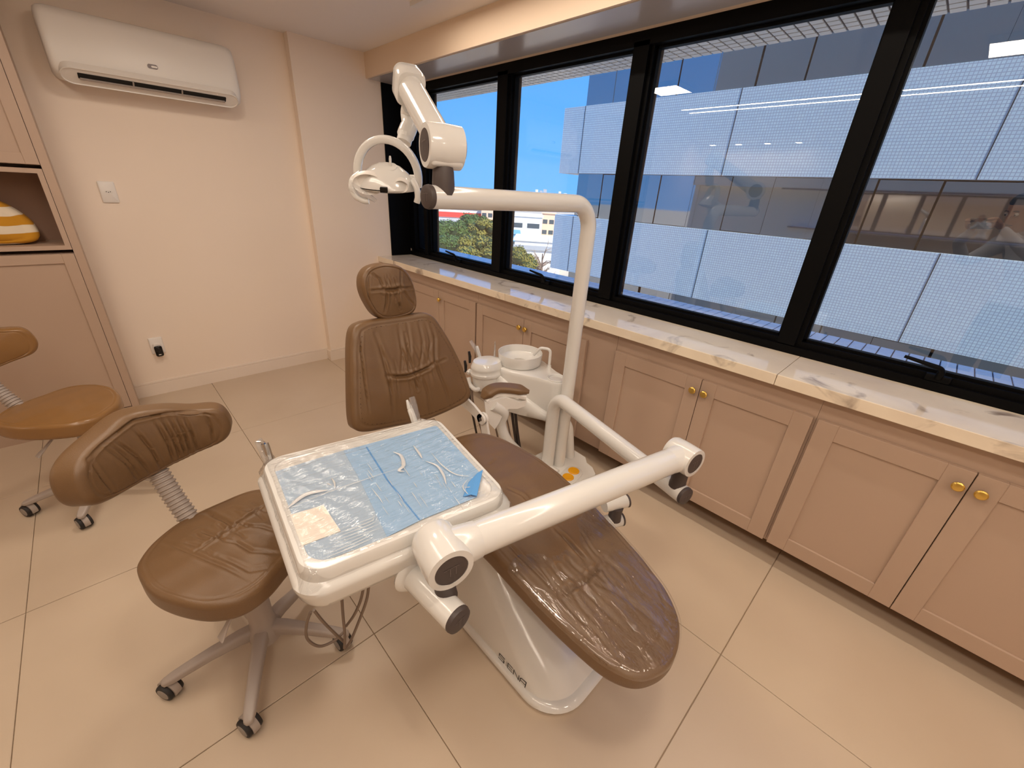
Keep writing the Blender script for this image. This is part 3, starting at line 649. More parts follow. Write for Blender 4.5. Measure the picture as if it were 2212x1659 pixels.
cz = [([HP(*p) for p in ((828, 627), (846, 627), (866, 623))], 0.009, 0.007), ([HP(*p) for p in ((803, 588), (822, 604), (829, 626))], 0.004, 0.005), ([HP(*p) for p in ((872, 585), (868, 604), (866, 622))], 0.004, 0.005),
      ([HP(*p) for p in ((802, 629), (828, 626))], 0.004, 0.005), ([HP(*p) for p in ((867, 623), (896, 622))], 0.004, 0.005), ([HP(*p) for p in ((833, 630), (833, 655), (830, 674))], 0.004, 0.005),
      ([HP(*p) for p in ((850, 630), (866, 670))], 0.004, 0.005), ([HP(*p) for p in ((870, 625), (884, 648), (896, 662))], 0.004, 0.005), ([HP(*p) for p in ((802, 588), (797, 625), (800, 655))], 0.003, 0.004)]
cz += gathers(HP(828, 627), HP(866, 623), 5, 0.085, 0.0032, 0.004, 9, jitter=0.7)
cushion('headrest', olh, HT, 'leather', ch, head_def, crown=0.02, creases=cz, seam=0.88, rings=50, centre=hc)
MB().tube([(XC, 1.575, 0.9), (XC, 1.60, 1.04), (XC, 1.585, 1.12)], 0.014).build('headrest_post', 'chrome', ch)
mb = MB(); mb.loft([[(XC + u * 0.9, yfr(z) + BT + 0.028, z) for u, z in ((-.2, .62), (.2, .62), (.11, .97), (-.11, .97))], [(XC + u * 0.8, yfr(z) + BT + 0.05, z) for u, z in ((-.2, .64), (.2, .64), (.11, .95), (-.11, .95))]]).build('back_shell', 'white_satin', ch)
mb = MB(); mb.tube([(XC, 1.12, 0.44), (XC, 1.36, 0.46), (XC, 1.50, 0.70)], 0.05).build('back_link', 'white_satin', ch)
# hinge plates and armrest on the window side
def plate_path(mb, pts, w, th, nrm):
    P = [Vector(p) for p in pts]; n_ = Vector(nrm).normalized(); loops = []
    for i, p in enumerate(P):
        d = (P[min(i + 1, len(P) - 1)] - P[max(i - 1, 0)]).normalized(); s_ = d.cross(n_).normalized()
        ww = w[i] if isinstance(w, (list, tuple)) else w
        loops.append([p + s_ * ww / 2 + n_ * th / 2, p - s_ * ww / 2 + n_ * th / 2, p - s_ * ww / 2 - n_ * th / 2, p + s_ * ww / 2 - n_ * th / 2])
    return mb.loft(loops)
hp = Vector(onx((1040, 905), 1.115)); nx = Vector((1, 0, 0)); PXP = lambda p, x=1.115: Vector(onx(p, x))
mb = plate_path(MB(), [PXP((975, 850)), PXP((1003, 866)), PXP((1022, 884)), hp], [0.066, 0.062, 0.056, 0.05], 0.012, nx); mb.lathe([(0.027, -0.006), (0.027, 0.006)], hp, nx, 28)
hg = mb.build('hinge_plate', 'white_satin', ch)
MB().lathe([(0.009, 0.0), (0.009, 0.009), (0.004, 0.0095)], hp, (-1, 0, 0), 16).build('hinge_bolt', 'grey_joint', hg)
h2_ = hp + Vector((0.014, 0, 0))
plate_path(MB(), [h2_, PXP((1047, 922), 1.129), PXP((1052, 950), 1.129), PXP((1054, 975), 1.129)], [0.05, 0.05, 0.052, 0.056], 0.012, nx).lathe([(0.030, -0.006), (0.030, 0.006)], h2_, nx, 28).build('hinge_arm', 'white_satin', ch)
A_, B_, C_ = Vector((1.145, 1.335, 0.585)), Vector((1.235, 1.315, 0.622)), Vector((1.345, 1.215, 0.607))
path = bez([A_, A_.lerp(B_, .5) + Vector((0, 0.004, .010)), B_, B_.lerp(C_, .5) + Vector((.006, .004, .003)), C_], 24)
def sweep(mb, path, sec, scale=None, up=(0, 0, 1)):
    loops = []; P = [Vector(p) for p in path]
    for i, p in enumerate(P):
        d = (P[min(i + 1, len(P) - 1)] - P[max(i - 1, 0)]).normalized(); s_ = d.cross(Vector(up)).normalized(); w_ = s_.cross(d); f = scale[i] if scale else 1
        loops.append([p + s_ * u * f + w_ * v * f for u, v in sec])
    return mb.loft(loops)
n_ = len(path); sc_ = [max(0.25, min(1, 0.35 + 4.5 * min(i, n_ - 1 - i) / n_)) for i in range(n_)]
ar = sweep(MB(), path, [(u, v) for u, v in rrect(0.078, 0.032, 0.013, 5)], sc_).build('armrest_pad', 'leather', ch, 60)
low = [p - Vector((0, 0, 0.026)) for p in path[2:-1]]
mb = sweep(MB(), low, rrect(0.056, 0.024, 0.006, 3))
bn = (C_ - A_).cross(Vector((0, 0, 1))).normalized()
def onpl(p): r_ = Vector(ray(*p)); t_ = (A_ - Vector(CAM)).dot(bn) / r_.dot(bn); return Vector(CAM) + r_ * t_
poly = [onpl(p) for p in ((1046, 866), (1092, 856), (1120, 866), (1136, 862), (1133, 874), (1116, 880), (1098, 880), (1086, 890), (1078, 908), (1068, 924), (1056, 912), (1049, 892))]
mb.loft([[p - bn * .016 for p in poly], [p + bn * .016 for p in poly]])
mb.build('armrest_bracket', 'white_satin', ch, 40)
tb = [(1.185, 1.30, .55), onz((1088, 890), .50), onz((1082, 915), .42), onz((1095, 950), .32), onz((1125, 980), .2), onz((1165, 1000), .12), (1.50, 1.10, 0.10)]
MB().tube(bez(tb, 30), 0.027).build('frame_tube', 'white_plastic', ch)
# small jointed bracket beside the leg rest
sb = onx((1330, 1122), 1.22); sbz = float(sb[2]); sby = float(sb[1])
mb = MB().tube([(1.0, sby + .09, sbz), (1.235, sby - .01, sbz)], 0.028).tube([(1.16, sby + .03, sbz + 0.085), (1.25, sby - 0.01, sbz + 0.085)], 0.026)
br_ = mb.build('side_bracket', 'white_plastic', ch)
mb = MB().lathe([(0.028, 0), (0.029, 0.008), (0.02, 0.012)], (1.235, sby - .01, sbz), (.92, -.4, 0)).lathe([(0.026, 0), (0.027, 0.008), (0.02, 0.012)], (1.25, sby - .01, sbz + .085), (.9, -.42, 0)).tube([(1.205, sby, sbz + 0.012), (1.205, sby, sbz + 0.045), (1.205, sby, sbz + 0.075)], [0.027, 0.024, 0.027])
mb.build('bracket_joint', 'grey_joint', br_)

# ================================================================== DELIVERY UNIT: floor box, arms, tray
du = thing('delivery_unit', 'white dental delivery unit with jointed arms carrying the instrument tray', 'dental unit', (1.55, 1.1, 0))
bx = [(1.36, 1.30), (1.36, 1.02), (1.42, 0.965), (1.60, 0.935), (1.66, 0.95), (1.70, 1.0), (1.71, 1.05), (1.75, 1.09), (1.76, 1.22), (1.72, 1.30)]
def off(pts, k_, z): c0 = np.mean(pts, 0); return [(c0[0] + (p[0] - c0[0]) * k_, c0[1] + (p[1] - c0[1]) * k_, z) for p in pts]
MB().loft([off(bx, 1.0, 0.0), off(bx, 1.0, 0.085), off(bx, 0.985, 0.102), off(bx, 0.95, 0.11)]).build('floor_box', 'white_plastic', du, 45)
pads = [(1.575, 1.045), (1.508, 1.030)]
mb = MB(); mb.loft([[(1.54 + u * 1.0 - v * .2, 1.037 + v + u * .22, 0.1095) for u, v in rrect(0.16, 0.095, 0.045)], [(1.54 + u - v * .2, 1.037 + v + u * .22, 0.116) for u, v in rrect(0.16, 0.095, 0.045)], [(1.54 + .96 * (u - v * .2), 1.037 + .93 * (v + u * .22), 0.118) for u, v in rrect(0.16, 0.095, 0.045)]])
fb = mb.build('button_pad', 'white_plastic', du)
for x, y in pads: MB().lathe([(0.031, 0), (0.031, 0.005), (0.028, 0.007), (0.024, 0.006), (0.004, 0.006)], (x, y, 0.117), (0, 0, 1), 28).build('button', 'yellow_button', fb)
TR = 0.034
# swing arm of the tray
E1 = Vector((1.266, 0.372, 0.558)); P1 = Vector((1.505, 1.178, 0.10))
pth = fillet([P1, (1.505, 1.178, 0.556), E1], [0.095], 12)
MB().tube(pth, TR, 28).build('swing_arm', 'white_plastic', du, 60)
ad = (E1 - Vector((1.505, 1.178, 0.558))).normalized()
def cap(parent, p, d, r, nm='end_cap', dom=0.014):
    o = MB().lathe([(r * 0.98, -0.003), (r * 1.0, 0.004), (r * 0.94, dom * .8), (r * 0.7, dom), (0.002, dom * 1.02)], p, d, 28).build(nm, 'grey_joint', parent, 50)
    d = Vector(d).normalized(); u = d.cross(Vector((0, 0, 1))).normalized() * -1; w = u.cross(d) * -1
    if w.z < 0: w = -w
    mb = MB(); f = lambda a, b_: Vector(p) + d * (dom + 0.0012) + u * (a * r) + w * (b_ * r)
    for st in ([(-.45, .2), (-.32, .2)], [(-.25, .24), (0.02, .24)], [(-.1, .24), (-.1, -.35)], [(.08, .28), (.42, .28)], [(.25, .28), (.25, -.3)]): stroke(mb, st, 0.05, f)
    mb.build('relief_mark', 'logo_relief', o, 0); return o
cap(du, E1, ad, TR)
KR = Vector((1.268, 0.412, 0.700)); KL = Vector((0.398, 0.594, 0.712))
MB().lathe([(0.031, 0.0), (0.027, 0.02), (0.027, 0.05), (0.034, 0.09)], (1.274, 0.405, 0.575), (0, 0, 1), 24).build('joint_collar', 'grey_joint', du)
arm = (KL - KR).normalized(); side = Vector((arm.y, -arm.x, 0)).normalized()
if side.y > 0: side = -side
ta = MB().tube([KR + arm * 0.075, KL - arm * 0.085], 0.0425, 32).build('tray_arm', 'white_plastic', du, 60)
def knuckle(nm, c, d, r, l, armdir, parent, both=False):
    d = Vector(d).normalized(); mb = MB()
    mb.lathe([(r * .9, -l / 2), (r, -l / 2 + .012), (r * 1.02, 0), (r, l / 2 - .008), (r * .97, l / 2), (r * .72, l / 2 + .001), (r * .72, l / 2 - .003)], c, d, 36)
    mb.tube([c, c + armdir * (r * 1.55), c + armdir * (r * 1.62)], [r * .93, r * .80, r * .78], 32)
    o = mb.build(nm, 'white_plastic', parent, 50)
    return o
k1 = knuckle('knuckle', KR, side, 0.052, 0.10, arm, du); cap(k1, KR + side * 0.046, side, 0.0365, 'cover_disc', 0.005)
k2 = knuckle('knuckle', KL, side, 0.057, 0.115, -arm, du); cap(k2, KL + side * 0.0535, side, 0.040, 'cover_disc', 0.005)
ML = Vector((0.366, 0.70, 0.588)); MC = Vector((0.379, 0.510, 0.588))
MB().lathe([(0.030, 0.0), (0.026, 0.02), (0.027, 0.05), (0.034, 0.075)], (0.390, 0.570, 0.600), (0, 0, 1), 24).build('joint_collar', 'grey_joint', du)
MB().tube([ML + Vector((-.006, .06, 0)), MC], TR, 28).build('tray_stub', 'white_plastic', du, 60); cap(du, MC, (MC - ML), TR)
MB().lathe([(0.03, -0.02), (0.050, -0.006), (0.052, 0.0), (0.044, 0.010), (0.036, 0.012)], ML + Vector((0, -0.02, 0.004)), (MC - ML), 32).build('tray_flange', 'white_plastic', du, 50)
# tray body
TZ = 0.722; TQ = [Vector(onz(p, TZ)).to_2d() for p in ((558, 994), (944, 898), (1105, 1068), (650, 1254))]
def tq(u, v):      # u,v in -1..1 ; v=+1 is the edge beside the stool back
    a, b_ = (u + 1) / 2, (v + 1) / 2; lo = TQ[3].lerp(TQ[2], a); hi = TQ[0].lerp(TQ[1], a); return lo.lerp(hi, b_)
TO = rrect(2, 2, 0.22, 10)
def tl_(k_, z, kk=None): return [(*tq(u * k_, v * k_), z) for u, v in TO]
mb = MB(); mb.loft([tl_(.90, .610), tl_(.975, .612), tl_(1.015, .618), tl_(1.035, .632), tl_(1.048, .652), tl_(1.058, .662), tl_(1.058, .672), tl_(1.03, .682), tl_(1.0, .688), tl_(.995, .700), tl_(.99, .714), tl_(.975, .7215), tl_(.95, TZ), tl_(.90, TZ - .0005), tl_(.893, TZ - .004), tl_(.88, TZ - .005)])
tr_ = mb.build('tray', 'white_plastic', du, 40)
# instruments held along the far edge of the tray
def sleeve(parent, a, b_, r0, r1, nm='sleeve'):
    a, b_ = Vector(a), Vector(b_); d = (b_ - a).normalized(); s_ = d.cross(Vector((0.6, -.7, .2))).normalized(); w_ = d.cross(s_); loops = []; rg = random.Random(3)
    for k_ in range(10):
        f = k_ / 9; r = r0 + (r1 - r0) * f
        loops.append([a.lerp(b_, f) + (s_ * math.cos(2 * math.pi * j / 14) * r * 1.25 + w_ * math.sin(2 * math.pi * j / 14) * r * (1 - .6 * f)) * rg.uniform(.82, 1.12) for j in range(14)])
    return MB().loft(loops, False, False).build(nm, 'plastic_sleeve', parent, 60)
hb = onz((898, 905), .70); h1 = thing('dental_handpiece', 'cream handpiece in a clear sleeve at the tray edge by the backrest', 'handpiece', hb)
t0 = Vector(hb) + Vector((0, 0.0, -.03)); t1 = Vector(D((879, 864), (RC @ (np.array(hb) - CAM))[2] + 0.01))
MB().tube([t0, t0.lerp(t1, .62), t0.lerp(t1, .66), t0.lerp(t1, .70), t1], [0.0125, 0.0115, 0.0095, 0.0105, 0.004], 18).build('handpiece_body', 'white_plastic', h1)
sleeve(h1, t0 + Vector((0.006, 0, .0)), t1 + Vector((0.016, -0.01, 0.012)), 0.017, 0.019)
hb = onz((575, 985), .69); h2 = thing('air_syringe', 'metal tipped syringe in a clear sleeve at the tray corner above the stool', 'syringe', hb)
q0 = Vector(hb) + Vector((0.01, 0.0, -.04)); q1 = q0 + Vector((-.004, .02, .075))
MB().tube([q0, q1], 0.012, 18).build('syringe_body', 'chrome', h2); MB().tube([q1, q1 + Vector((-.008, .006, .006)), q1 + Vector((-.020, .012, .008))], [0.007, 0.004, 0.002], 10).build('syringe_tip', 'chrome', h2)
sleeve(h2, q0, q1 + Vector((-.012, .012, .012)), 0.017, 0.012)
# sheets, card and stretch film on the tray
def sheet(name, pts, z, m, th=0.0008):
    P = [onz(p, z) for p in pts]; c0 = Vector(np.mean(P, 0)); return MB().loft([[Vector(p) for p in P], [Vector(p) + Vector((0, 0, th)) for p in P]])
ZS = TZ - 0.004
o = sheet('s', ((592, 1020), (746, 972), (778, 1030), (840, 1160), (662, 1226)), ZS, '').build('paper_sheet', 'paper_blue_pale', None, 0); tag(o, 'pale grey blue paper sheet lining the tray half nearer the stool', 'paper sheet', 'blue paper sheets on the instrument tray')
o = sheet('s', ((742, 974), (948, 918), (1043, 1017), (1030, 1074), (912, 1122), (836, 1160), (776, 1034)), ZS + 0.0012, '').build('paper_sheet', 'paper_blue', None, 0); tag(o, 'light blue paper sheet with turned up corner on the tray', 'paper sheet', 'blue paper sheets on the instrument tray')
f1 = sheet('s', ((790, 966), (793, 965), (838, 1035), (908, 1123), (905, 1124), (834, 1036)), ZS + 0.0022, '', .0006).build('fold_line', 'paper_blue_deep', o, 0)
c0, c1, c2, c3 = [Vector(onz(p, ZS + .003)) for p in ((1043, 1017), (1030, 1074), (1000, 1073), (1012, 1042))]
mb = MB(); mb.loft([[c3 + Vector((0, 0, 0)), c2, c2 + Vector((0, 0, .0006)), c3 + Vector((0, 0, .0006))], [c3.lerp(c0, .6) + Vector((0, 0, .008)), c2.lerp(c1, .6) + Vector((0, 0, .008)), c2.lerp(c1, .6) + Vector((0, 0, .0086)), c3.lerp(c0, .6) + Vector((0, 0, .0086))], [c0 + Vector((0, 0, .004)), c1 + Vector((0, 0, .004)), c1 + Vector((0, 0, .0046)), c0 + Vector((0, 0, .0046))]])
mb.build('turned_corner', 'paper_blue_deep', o)
o = sheet('s', ((618, 1116), (699, 1092), (736, 1148), (652, 1180)), ZS + 0.0016, '', .002).build('white_card', 'card_white', None, 0); tag(o, 'small square white card under the film on the tray', 'card')
NX = 70; vs = []; fs = []; rg = np.random.RandomState(2)
for i in range(NX + 1):
    for j in range(NX + 1):
        u, v = -1.04 + 2.08 * i / NX, -1.04 + 2.08 * j / NX; p = tq(u * .985, v * .985)
        r = max(abs(u), abs(v)); z = TZ + 0.0028 + 0.0012 * math.sin(u * 9 + 3 * math.sin(v * 7)) * math.sin(v * 13 + 2 * u) + 0.0009 * math.sin(u * 31 + v * 17 + 2 * math.sin(v * 5))
        z -= 0.0018 * max(0, 1 - r ** 8)
        if r > 0.955: z -= (r - 0.955) * 0.55
        vs.append((p.x, p.y, z))
for i in range(NX):
    for j in range(NX): a = i * (NX + 1) + j; fs.append((a, a + 1, a + NX + 2, a + NX + 1))
mb = MB(); mb.add([Vector(v) for v in vs], fs); tag(mb.build('stretch_film', 'plastic_film', None, 80), 'wrinkled clear stretch film drawn over the instrument tray', 'plastic film')
# standing folds of the film, whitened in place of glints
FO = bpy.data.objects['stretch_film']; rg = random.Random(8)
def fold(pts, r, flat=1.0):
    P = bez([Vector(onz(p, TZ + .0034)) for p in pts], 24); n_ = len(P); loops = []
    for i, p in enumerate(P):
        d = (P[min(i + 1, n_ - 1)] - P[max(i - 1, 0)]).normalized(); s_ = d.cross(Vector((0, 0, 1))).normalized(); f = max(.15, math.sin(math.pi * min(max(i / (n_ - 1), .03), .97)) ** .6) * r
        loops.append([p + s_ * f * flat * u + Vector((0, 0, f * .55 * v)) for u, v in ((1, 0), (.6, .8), (0, 1.1), (-.6, .8), (-1, 0), (0, -.5))])
    MB().loft(loops).build('fold', 'film_fold_glint', FO, 70)
fold(((612, 1104), (690, 1070), (775, 1040), (872, 1008)), .0011); fold(((620, 1098), (660, 1068), (708, 1058)), .0045, 1.6)
for k_ in range(8): fold(((700 + 2 * k_, 1206 - 8 * k_), (760 + 6 * k_, 1182 - 9 * k_), (812 + rg.uniform(-8, 14), 1160 - 7 * k_)), rg.uniform(.0006, .0011))
fold(((850, 976), (866, 984), (872, 1004), (862, 1016), (874, 1018)), .0040, 1.4); fold(((893, 962), (905, 978), (912, 990)), .0030, 1.3)
fold(((920, 996), (944, 1006), (958, 1026), (964, 1046)), .0030, 1.3); fold(((932, 978), (950, 1000), (972, 1018), (990, 1026), (1014, 1029)), .0022)
fold(((1012, 1034), (1000, 1050), (1008, 1064), (1020, 1074)), .0016); fold(((1001, 1052), (1014, 1052), (1028, 1046)), .0013)
for k_ in range(26):
    x0_, y0_ = rg.uniform(790, 985), rg.uniform(985, 1095); l_ = rg.uniform(10, 34); y0_ = min(y0_, 1160 - .38 * (x0_ - 760)); fold(((x0_, y0_), (x0_ + l_ * .4, y0_ + l_ * .55), (x0_ + l_ * .7, y0_ + l_ * 1.0)), rg.uniform(.0005, .0011))
fold(((716, 1032), (722, 1042), (724, 1054)), .0026); fold(((706, 1044), (716, 1048)), .0020)
# hoses hanging below the tray
for pts in ([((738, 1285), 1.16), ((741, 1330), 1.20), ((745, 1372), 1.24), ((744, 1400), 1.27)], [((797, 1262), 1.13), ((792, 1295), 1.17), ((778, 1335), 1.23), ((757, 1385), 1.29), ((744, 1402), 1.28)],
            [((786, 1266), 1.13), ((778, 1300), 1.17), ((764, 1330), 1.22), ((748, 1352), 1.25)], [((678, 1318), 1.13), ((700, 1345), 1.18), ((725, 1370), 1.24), ((745, 1388), 1.27)],
            [((671, 1322), 1.13), ((662, 1350), 1.16), ((664, 1380), 1.2), ((690, 1396), 1.23), ((722, 1384), 1.26), ((742, 1366), 1.28)]):
    MB().tube(bez([D(p, d) for p, d in pts], 30), 0.0042, 10).build('hose', 'hose_grey', du, 60)

# ================================================================== SPITTOON UNIT
sp_ = thing('spittoon_unit', 'white spittoon unit with round bowl between chair and cabinets', 'spittoon', (1.585, 1.4, 0))
def drop(k_, z, dx=0.0):
    out = []; c1, r1, c2, r2 = (1.585 + dx, 1.525), 0.15 * k_, (1.588 + dx, 1.235), 0.062 * k_
    for a in range(0, 181, 12): out.append((c1[0] + r1 * math.cos(math.radians(a)), c1[1] + r1 * math.sin(math.radians(a)), z))
    for f in (0.25, .5, .75): s_ = f * f * (3 - 2 * f); out.append((c1[0] - r1 + (c2[0] - r2 - c1[0] + r1) * s_, c1[1] + (c2[1] - c1[1]) * f, z))
    for a in range(180, 361, 15): out.append((c2[0] + r2 * math.cos(math.radians(a)), c2[1] + r2 * math.sin(math.radians(a)), z))
    for f in (0.25, .5, .75): s_ = f * f * (3 - 2 * f); out.append((c2[0] + r2 + (c1[0] + r1 - c2[0] - r2) * s_, c2[1] + (c1[1] - c2[1]) * f, z))
    return out
MB().loft([drop(.86, .38), drop(.95, .40), drop(.98, .47), drop(.99, .58), drop(.97, .597), drop(.93, .602)]).build('body', 'white_plastic', sp_, 50)
mb = MB(); pr = []
for f in np.linspace(0, 1, 22):
    y = 1.66 - .50 * f; xx = np.interp(y, [1.16, 1.235, 1.38, 1.525, 1.66], [1.565, 1.518, 1.468, 1.428, 1.455]); top = 0.575 - 0.15 * (f * f * (3 - 2 * f)) + 0.012 * math.sin(f * 6); bot = 0.40 + 0.03 * f - .06
    pr.append([(xx + 0.03, y, bot), (xx - 0.012, y, bot + .01), (xx - 0.022, y, (bot + top) / 2), (xx - 0.014, y, top - .012), (xx + .004, y, top), (xx + .03, y, top - .004)])
mb.loft(pr).build('side_shell', 'white_plastic', sp_, 60)
bc = Vector((1.585, 1.525, 0))
bo = MB().lathe([(0.06, .602), (0.118, .604), (0.124, .612), (0.128, .665), (0.1265, .669), (0.1235, .668), (0.119, .630), (0.10, .618), (0.05, .612), (0.002, .612)], bc, (0, 0, 1), 48).build('bowl', 'white_plastic', sp_, 45)
MB().lathe([(0.04, .6125), (0.038, .6155), (0.02, .6150), (0.002, .6155)], bc, (0, 0, 1), 28).build('drain', 'chrome', bo)
fb_ = Vector(onz((1186, 792), .60)); ft = Vector((fb_.x + .005, fb_.y + .0, .70))
MB().tube(fillet([fb_, (fb_.x, fb_.y, .705), (fb_.x - .03, fb_.y + .05, .705), (fb_.x - .045, fb_.y + .085, .655)], 0.022, 8), 0.0085, 14).lathe([(0.013, 0), (0.011, 0.01)], fb_, (0, 0, 1), 18).build('water_spout', 'white_plastic', sp_, 60)
cc = Vector((1.588, 1.245, .602)); MB().lathe([(0.050, -.004), (0.052, .004), (0.048, .007), (0.041, .004), (0.038, -.010), (0.034, -0.012), (0.002, -0.012)], cc, (0, 0, 1), 32).build('cup_rest', 'white_plastic', sp_, 50)
# assistant's canister and its fittings
fc = Vector(onz((1052, 790), .60)); fc.z = 0
def oval(k_, z, kx=0.098, ky=0.082): return [(fc.x + k_ * kx * math.cos(a), fc.y + k_ * ky * math.sin(a), z) for a in np.linspace(0, 2 * math.pi, 36, endpoint=False)]
MB().loft([oval(.80, .47), oval(.86, .48), oval(.9, .555)]).build('canister', 'white_plastic', sp_, 50)
MB().loft([oval(1.0, .553), oval(1.03, .560), oval(1.03, .570), oval(.99, .574), oval(.97, .59), oval(1.0, .596), oval(.99, .604), oval(.9, .622), oval(.84, .632), oval(.6, .636)]).build('canister_lid', 'white_plastic', sp_, 40)
hpts = [onz((1012, 815), .54), onz((1016, 832), .50), onz((1030, 842), .485), onz((1045, 828), .50)]
MB().tube(bez(hpts, 18), 0.013, 14).build('holder_loop', 'white_plastic', sp_, 60)
MB().tube([onz((1010, 806), .56), onz((1016, 800), .57)], 0.012, 12).build('holder_stub', 'white_plastic', sp_)
MB().tube(fillet([(1.68, 1.16, 0.10), (1.68, 1.20, 0.30), (1.62, 1.36, 0.42)], 0.08, 8), 0.032, 24).build('support_pipe', 'white_plastic', sp_, 60)
for pts, r, m_ in (([((1014, 838), .49), ((1016, 870), .40), ((1024, 910), .28), ((1032, 950), .12)], .0065, 'hose_dark'), ([((1019, 838), .49), ((1022, 870), .4), ((1033, 905), .28), ((1045, 945), .12)], .0065, 'hose_grey'),
                   ([((1102, 850), .44), ((1107, 900), .32), ((1114, 950), .18), ((1122, 990), .06)], .0085, 'hose_dark'), ([((1110, 850), .44), ((1114, 900), .32), ((1120, 950), .18), ((1128, 992), .06)], .0085, 'hose_dark'),
                   ([((1088, 870), .42), ((1096, 910), .3), ((1104, 950), .18), ((1110, 985), .08)], .005, 'hose_grey'), ([((1066, 900), .40), ((1072, 930), .28), ((1080, 965), .14)], .005, 'hose_grey')):
    MB().tube(bez([onz(p, z) for p, z in pts], 24), r, 10).build('hose', m_, sp_, 60)
v0 = Vector(onz((1036, 770), .62)); v1 = Vector(onz((1030, 748), .67))
sv_ = thing('suction_handpiece', 'suction handpiece wrapped in a clear pointed sleeve beside the spittoon', 'handpiece', v0)
MB().tube([v0 - Vector((0, 0, .05)), v0, v1], [.011, .011, .009], 14).build('handpiece_body', 'white_plastic', sv_); sleeve(sv_, v0, v1 + Vector((-.03, .02, .035)), .012, .022)
v0 = Vector(onz((1068, 775), .62)); st_ = thing('saliva_straw', 'clear upright saliva straw behind the spittoon bowl', 'straw', v0)
sleeve(st_, v0 - Vector((0, 0, .04)), v0 + Vector((0, 0, .105)), .011, .008, 'sleeve'); MB().tube([v0 - Vector((0, 0, .04)), v0 + Vector((0, 0, .09))], .0028, 8).build('straw_tube', 'chrome', st_)
for i, (p, z) in enumerate((((1015, 770), .60), ((1006, 790), .57))):
    q = Vector(onz(p, z)); o = MB().tube([q - Vector((0, 0, .04)), q, q + Vector((-.004, .004, .03))], [.007, .009, .007], 12).build('suction_valve', 'black_rubber', None, 60)
    tag(o, ['small black valve knob standing above its twin beside the canister', 'small black valve knob, lower of two beside the canister'][i], 'valve')

# ================================================================== OPERATING LAMP
lp = thing('operating_lamp', 'white dental operating lamp on a tall bent pole', 'lamp', (1.57, 1.15, 0))
PE = Vector((0.765, 1.163, 1.462))
ppth = fillet([(1.57, 1.15, 0.10), (1.57, 1.15, 1.462), PE], 0.11, 14)
MB().tube(ppth, TR, 32).build('pole', 'white_plastic', lp, 60)
ld = (PE - Vector((1.57, 1.15, 1.462))).normalized(); cap(lp, PE, ld, TR * 1.04, 'end_cap', 0.016)
HX = Vector((0.815, 1.162, 1.462))
MB().loft([[(HX.x + r * math.cos(a), HX.y + r * math.sin(a), z) for a in np.linspace(0, 2 * math.pi, 24, endpoint=False)] for r, z in ((.034, 1.470), (.0345, 1.50), (.0325, 1.535), (.029, 1.548))]).build('joint_collar', 'grey_joint', lp, 50)
HB = Vector((0.822, 1.172, 1.600)); KU = Vector((0.905, 1.475, 1.788)); la = (KU - HB).normalized(); ls = Vector((-0.965, 0.262, 0))
mb = MB(); mb.lathe([(.045, -.058), (.060, -.052), (.0625, 0), (.0605, .050), (.058, .056), (.044, .057), (.044, .053)], HB, ls, 36)
mb.box(HB + Vector((0, 0, -.028)), (0.105, 0.09, 0.052), rz=math.atan2(ls.y, ls.x), bev=0.012, seg=3); hs = mb.build('spring_housing', 'white_plastic', lp, 45)
cap(hs, HB + ls * 0.054, ls, 0.043, 'cover_disc', 0.005); MB().lathe([(.044, 0), (.044, .004), (.03, .009), (.002, .010)], HB - ls * 0.056, -ls, 28).build('cover_disc', 'grey_joint', hs)
MB().tube([HB + la * 0.03, KU], 0.044, 32).build('spring_arm', 'white_plastic', lp, 60)
mb = MB(); ul = [KU + la * d for d in (-.012, .0, .055, .07)]
ux = la.cross(Vector((0, 0, 1))).normalized(); uy = ux.cross(la)
mb.loft([[p + ux * u * s_ + uy * v * s_ for u, v in rrect(.098, .112, .03, 6)] for p, s_ in zip(ul, (.93, 1, .98, .82))]).build('arm_head', 'white_plastic', lp, 45)
NK = D((868, 330), 1.47)
mb = MB(); nk = [KU + Vector((0, .01, -.05)), D((882, 245), 1.46), D((884, 270), 1.46), D((877, 290), 1.46), D((872, 308), 1.46)]
mb.tube(bez(nk, 20), [.026] + [.027] * 10 + [.03] * 6 + [.026] * 4, 20).build('neck', 'white_plastic', lp, 60)
# yoke and head in a frame facing the room
hc = D((845, 385), 1.47); rx = Vector((0.723, -0.69, 0)).normalized(); rz_ = Vector((-0.10, -0.12, 0.985)).normalized(); ry = rz_.cross(rx).normalized()   # ry points away from the lens
def HL(a, b_, c_): return hc + rx * a + ry * b_ + rz_ * c_
arc = [HL(-0.010 + 0.108 * math.cos(math.radians(a)), 0.0, 0.005 + 0.115 * math.sin(math.radians(a))) for a in range(-14, 195, 8)]
def band(mb, P, w, th):
    loops = []
    for i, p in enumerate(P):
        d = (P[min(i + 1, len(P) - 1)] - P[max(i - 1, 0)]).normalized(); n_ = d.cross(ry).normalized()
        loops.append([p + n_ * th * a + ry * w * b_ for a, b_ in rrect(1, 1, .35, 4)])
    return mb.loft(loops)
band(MB(), arc, .036, .026).build('yoke', 'white_plastic', lp, 60)
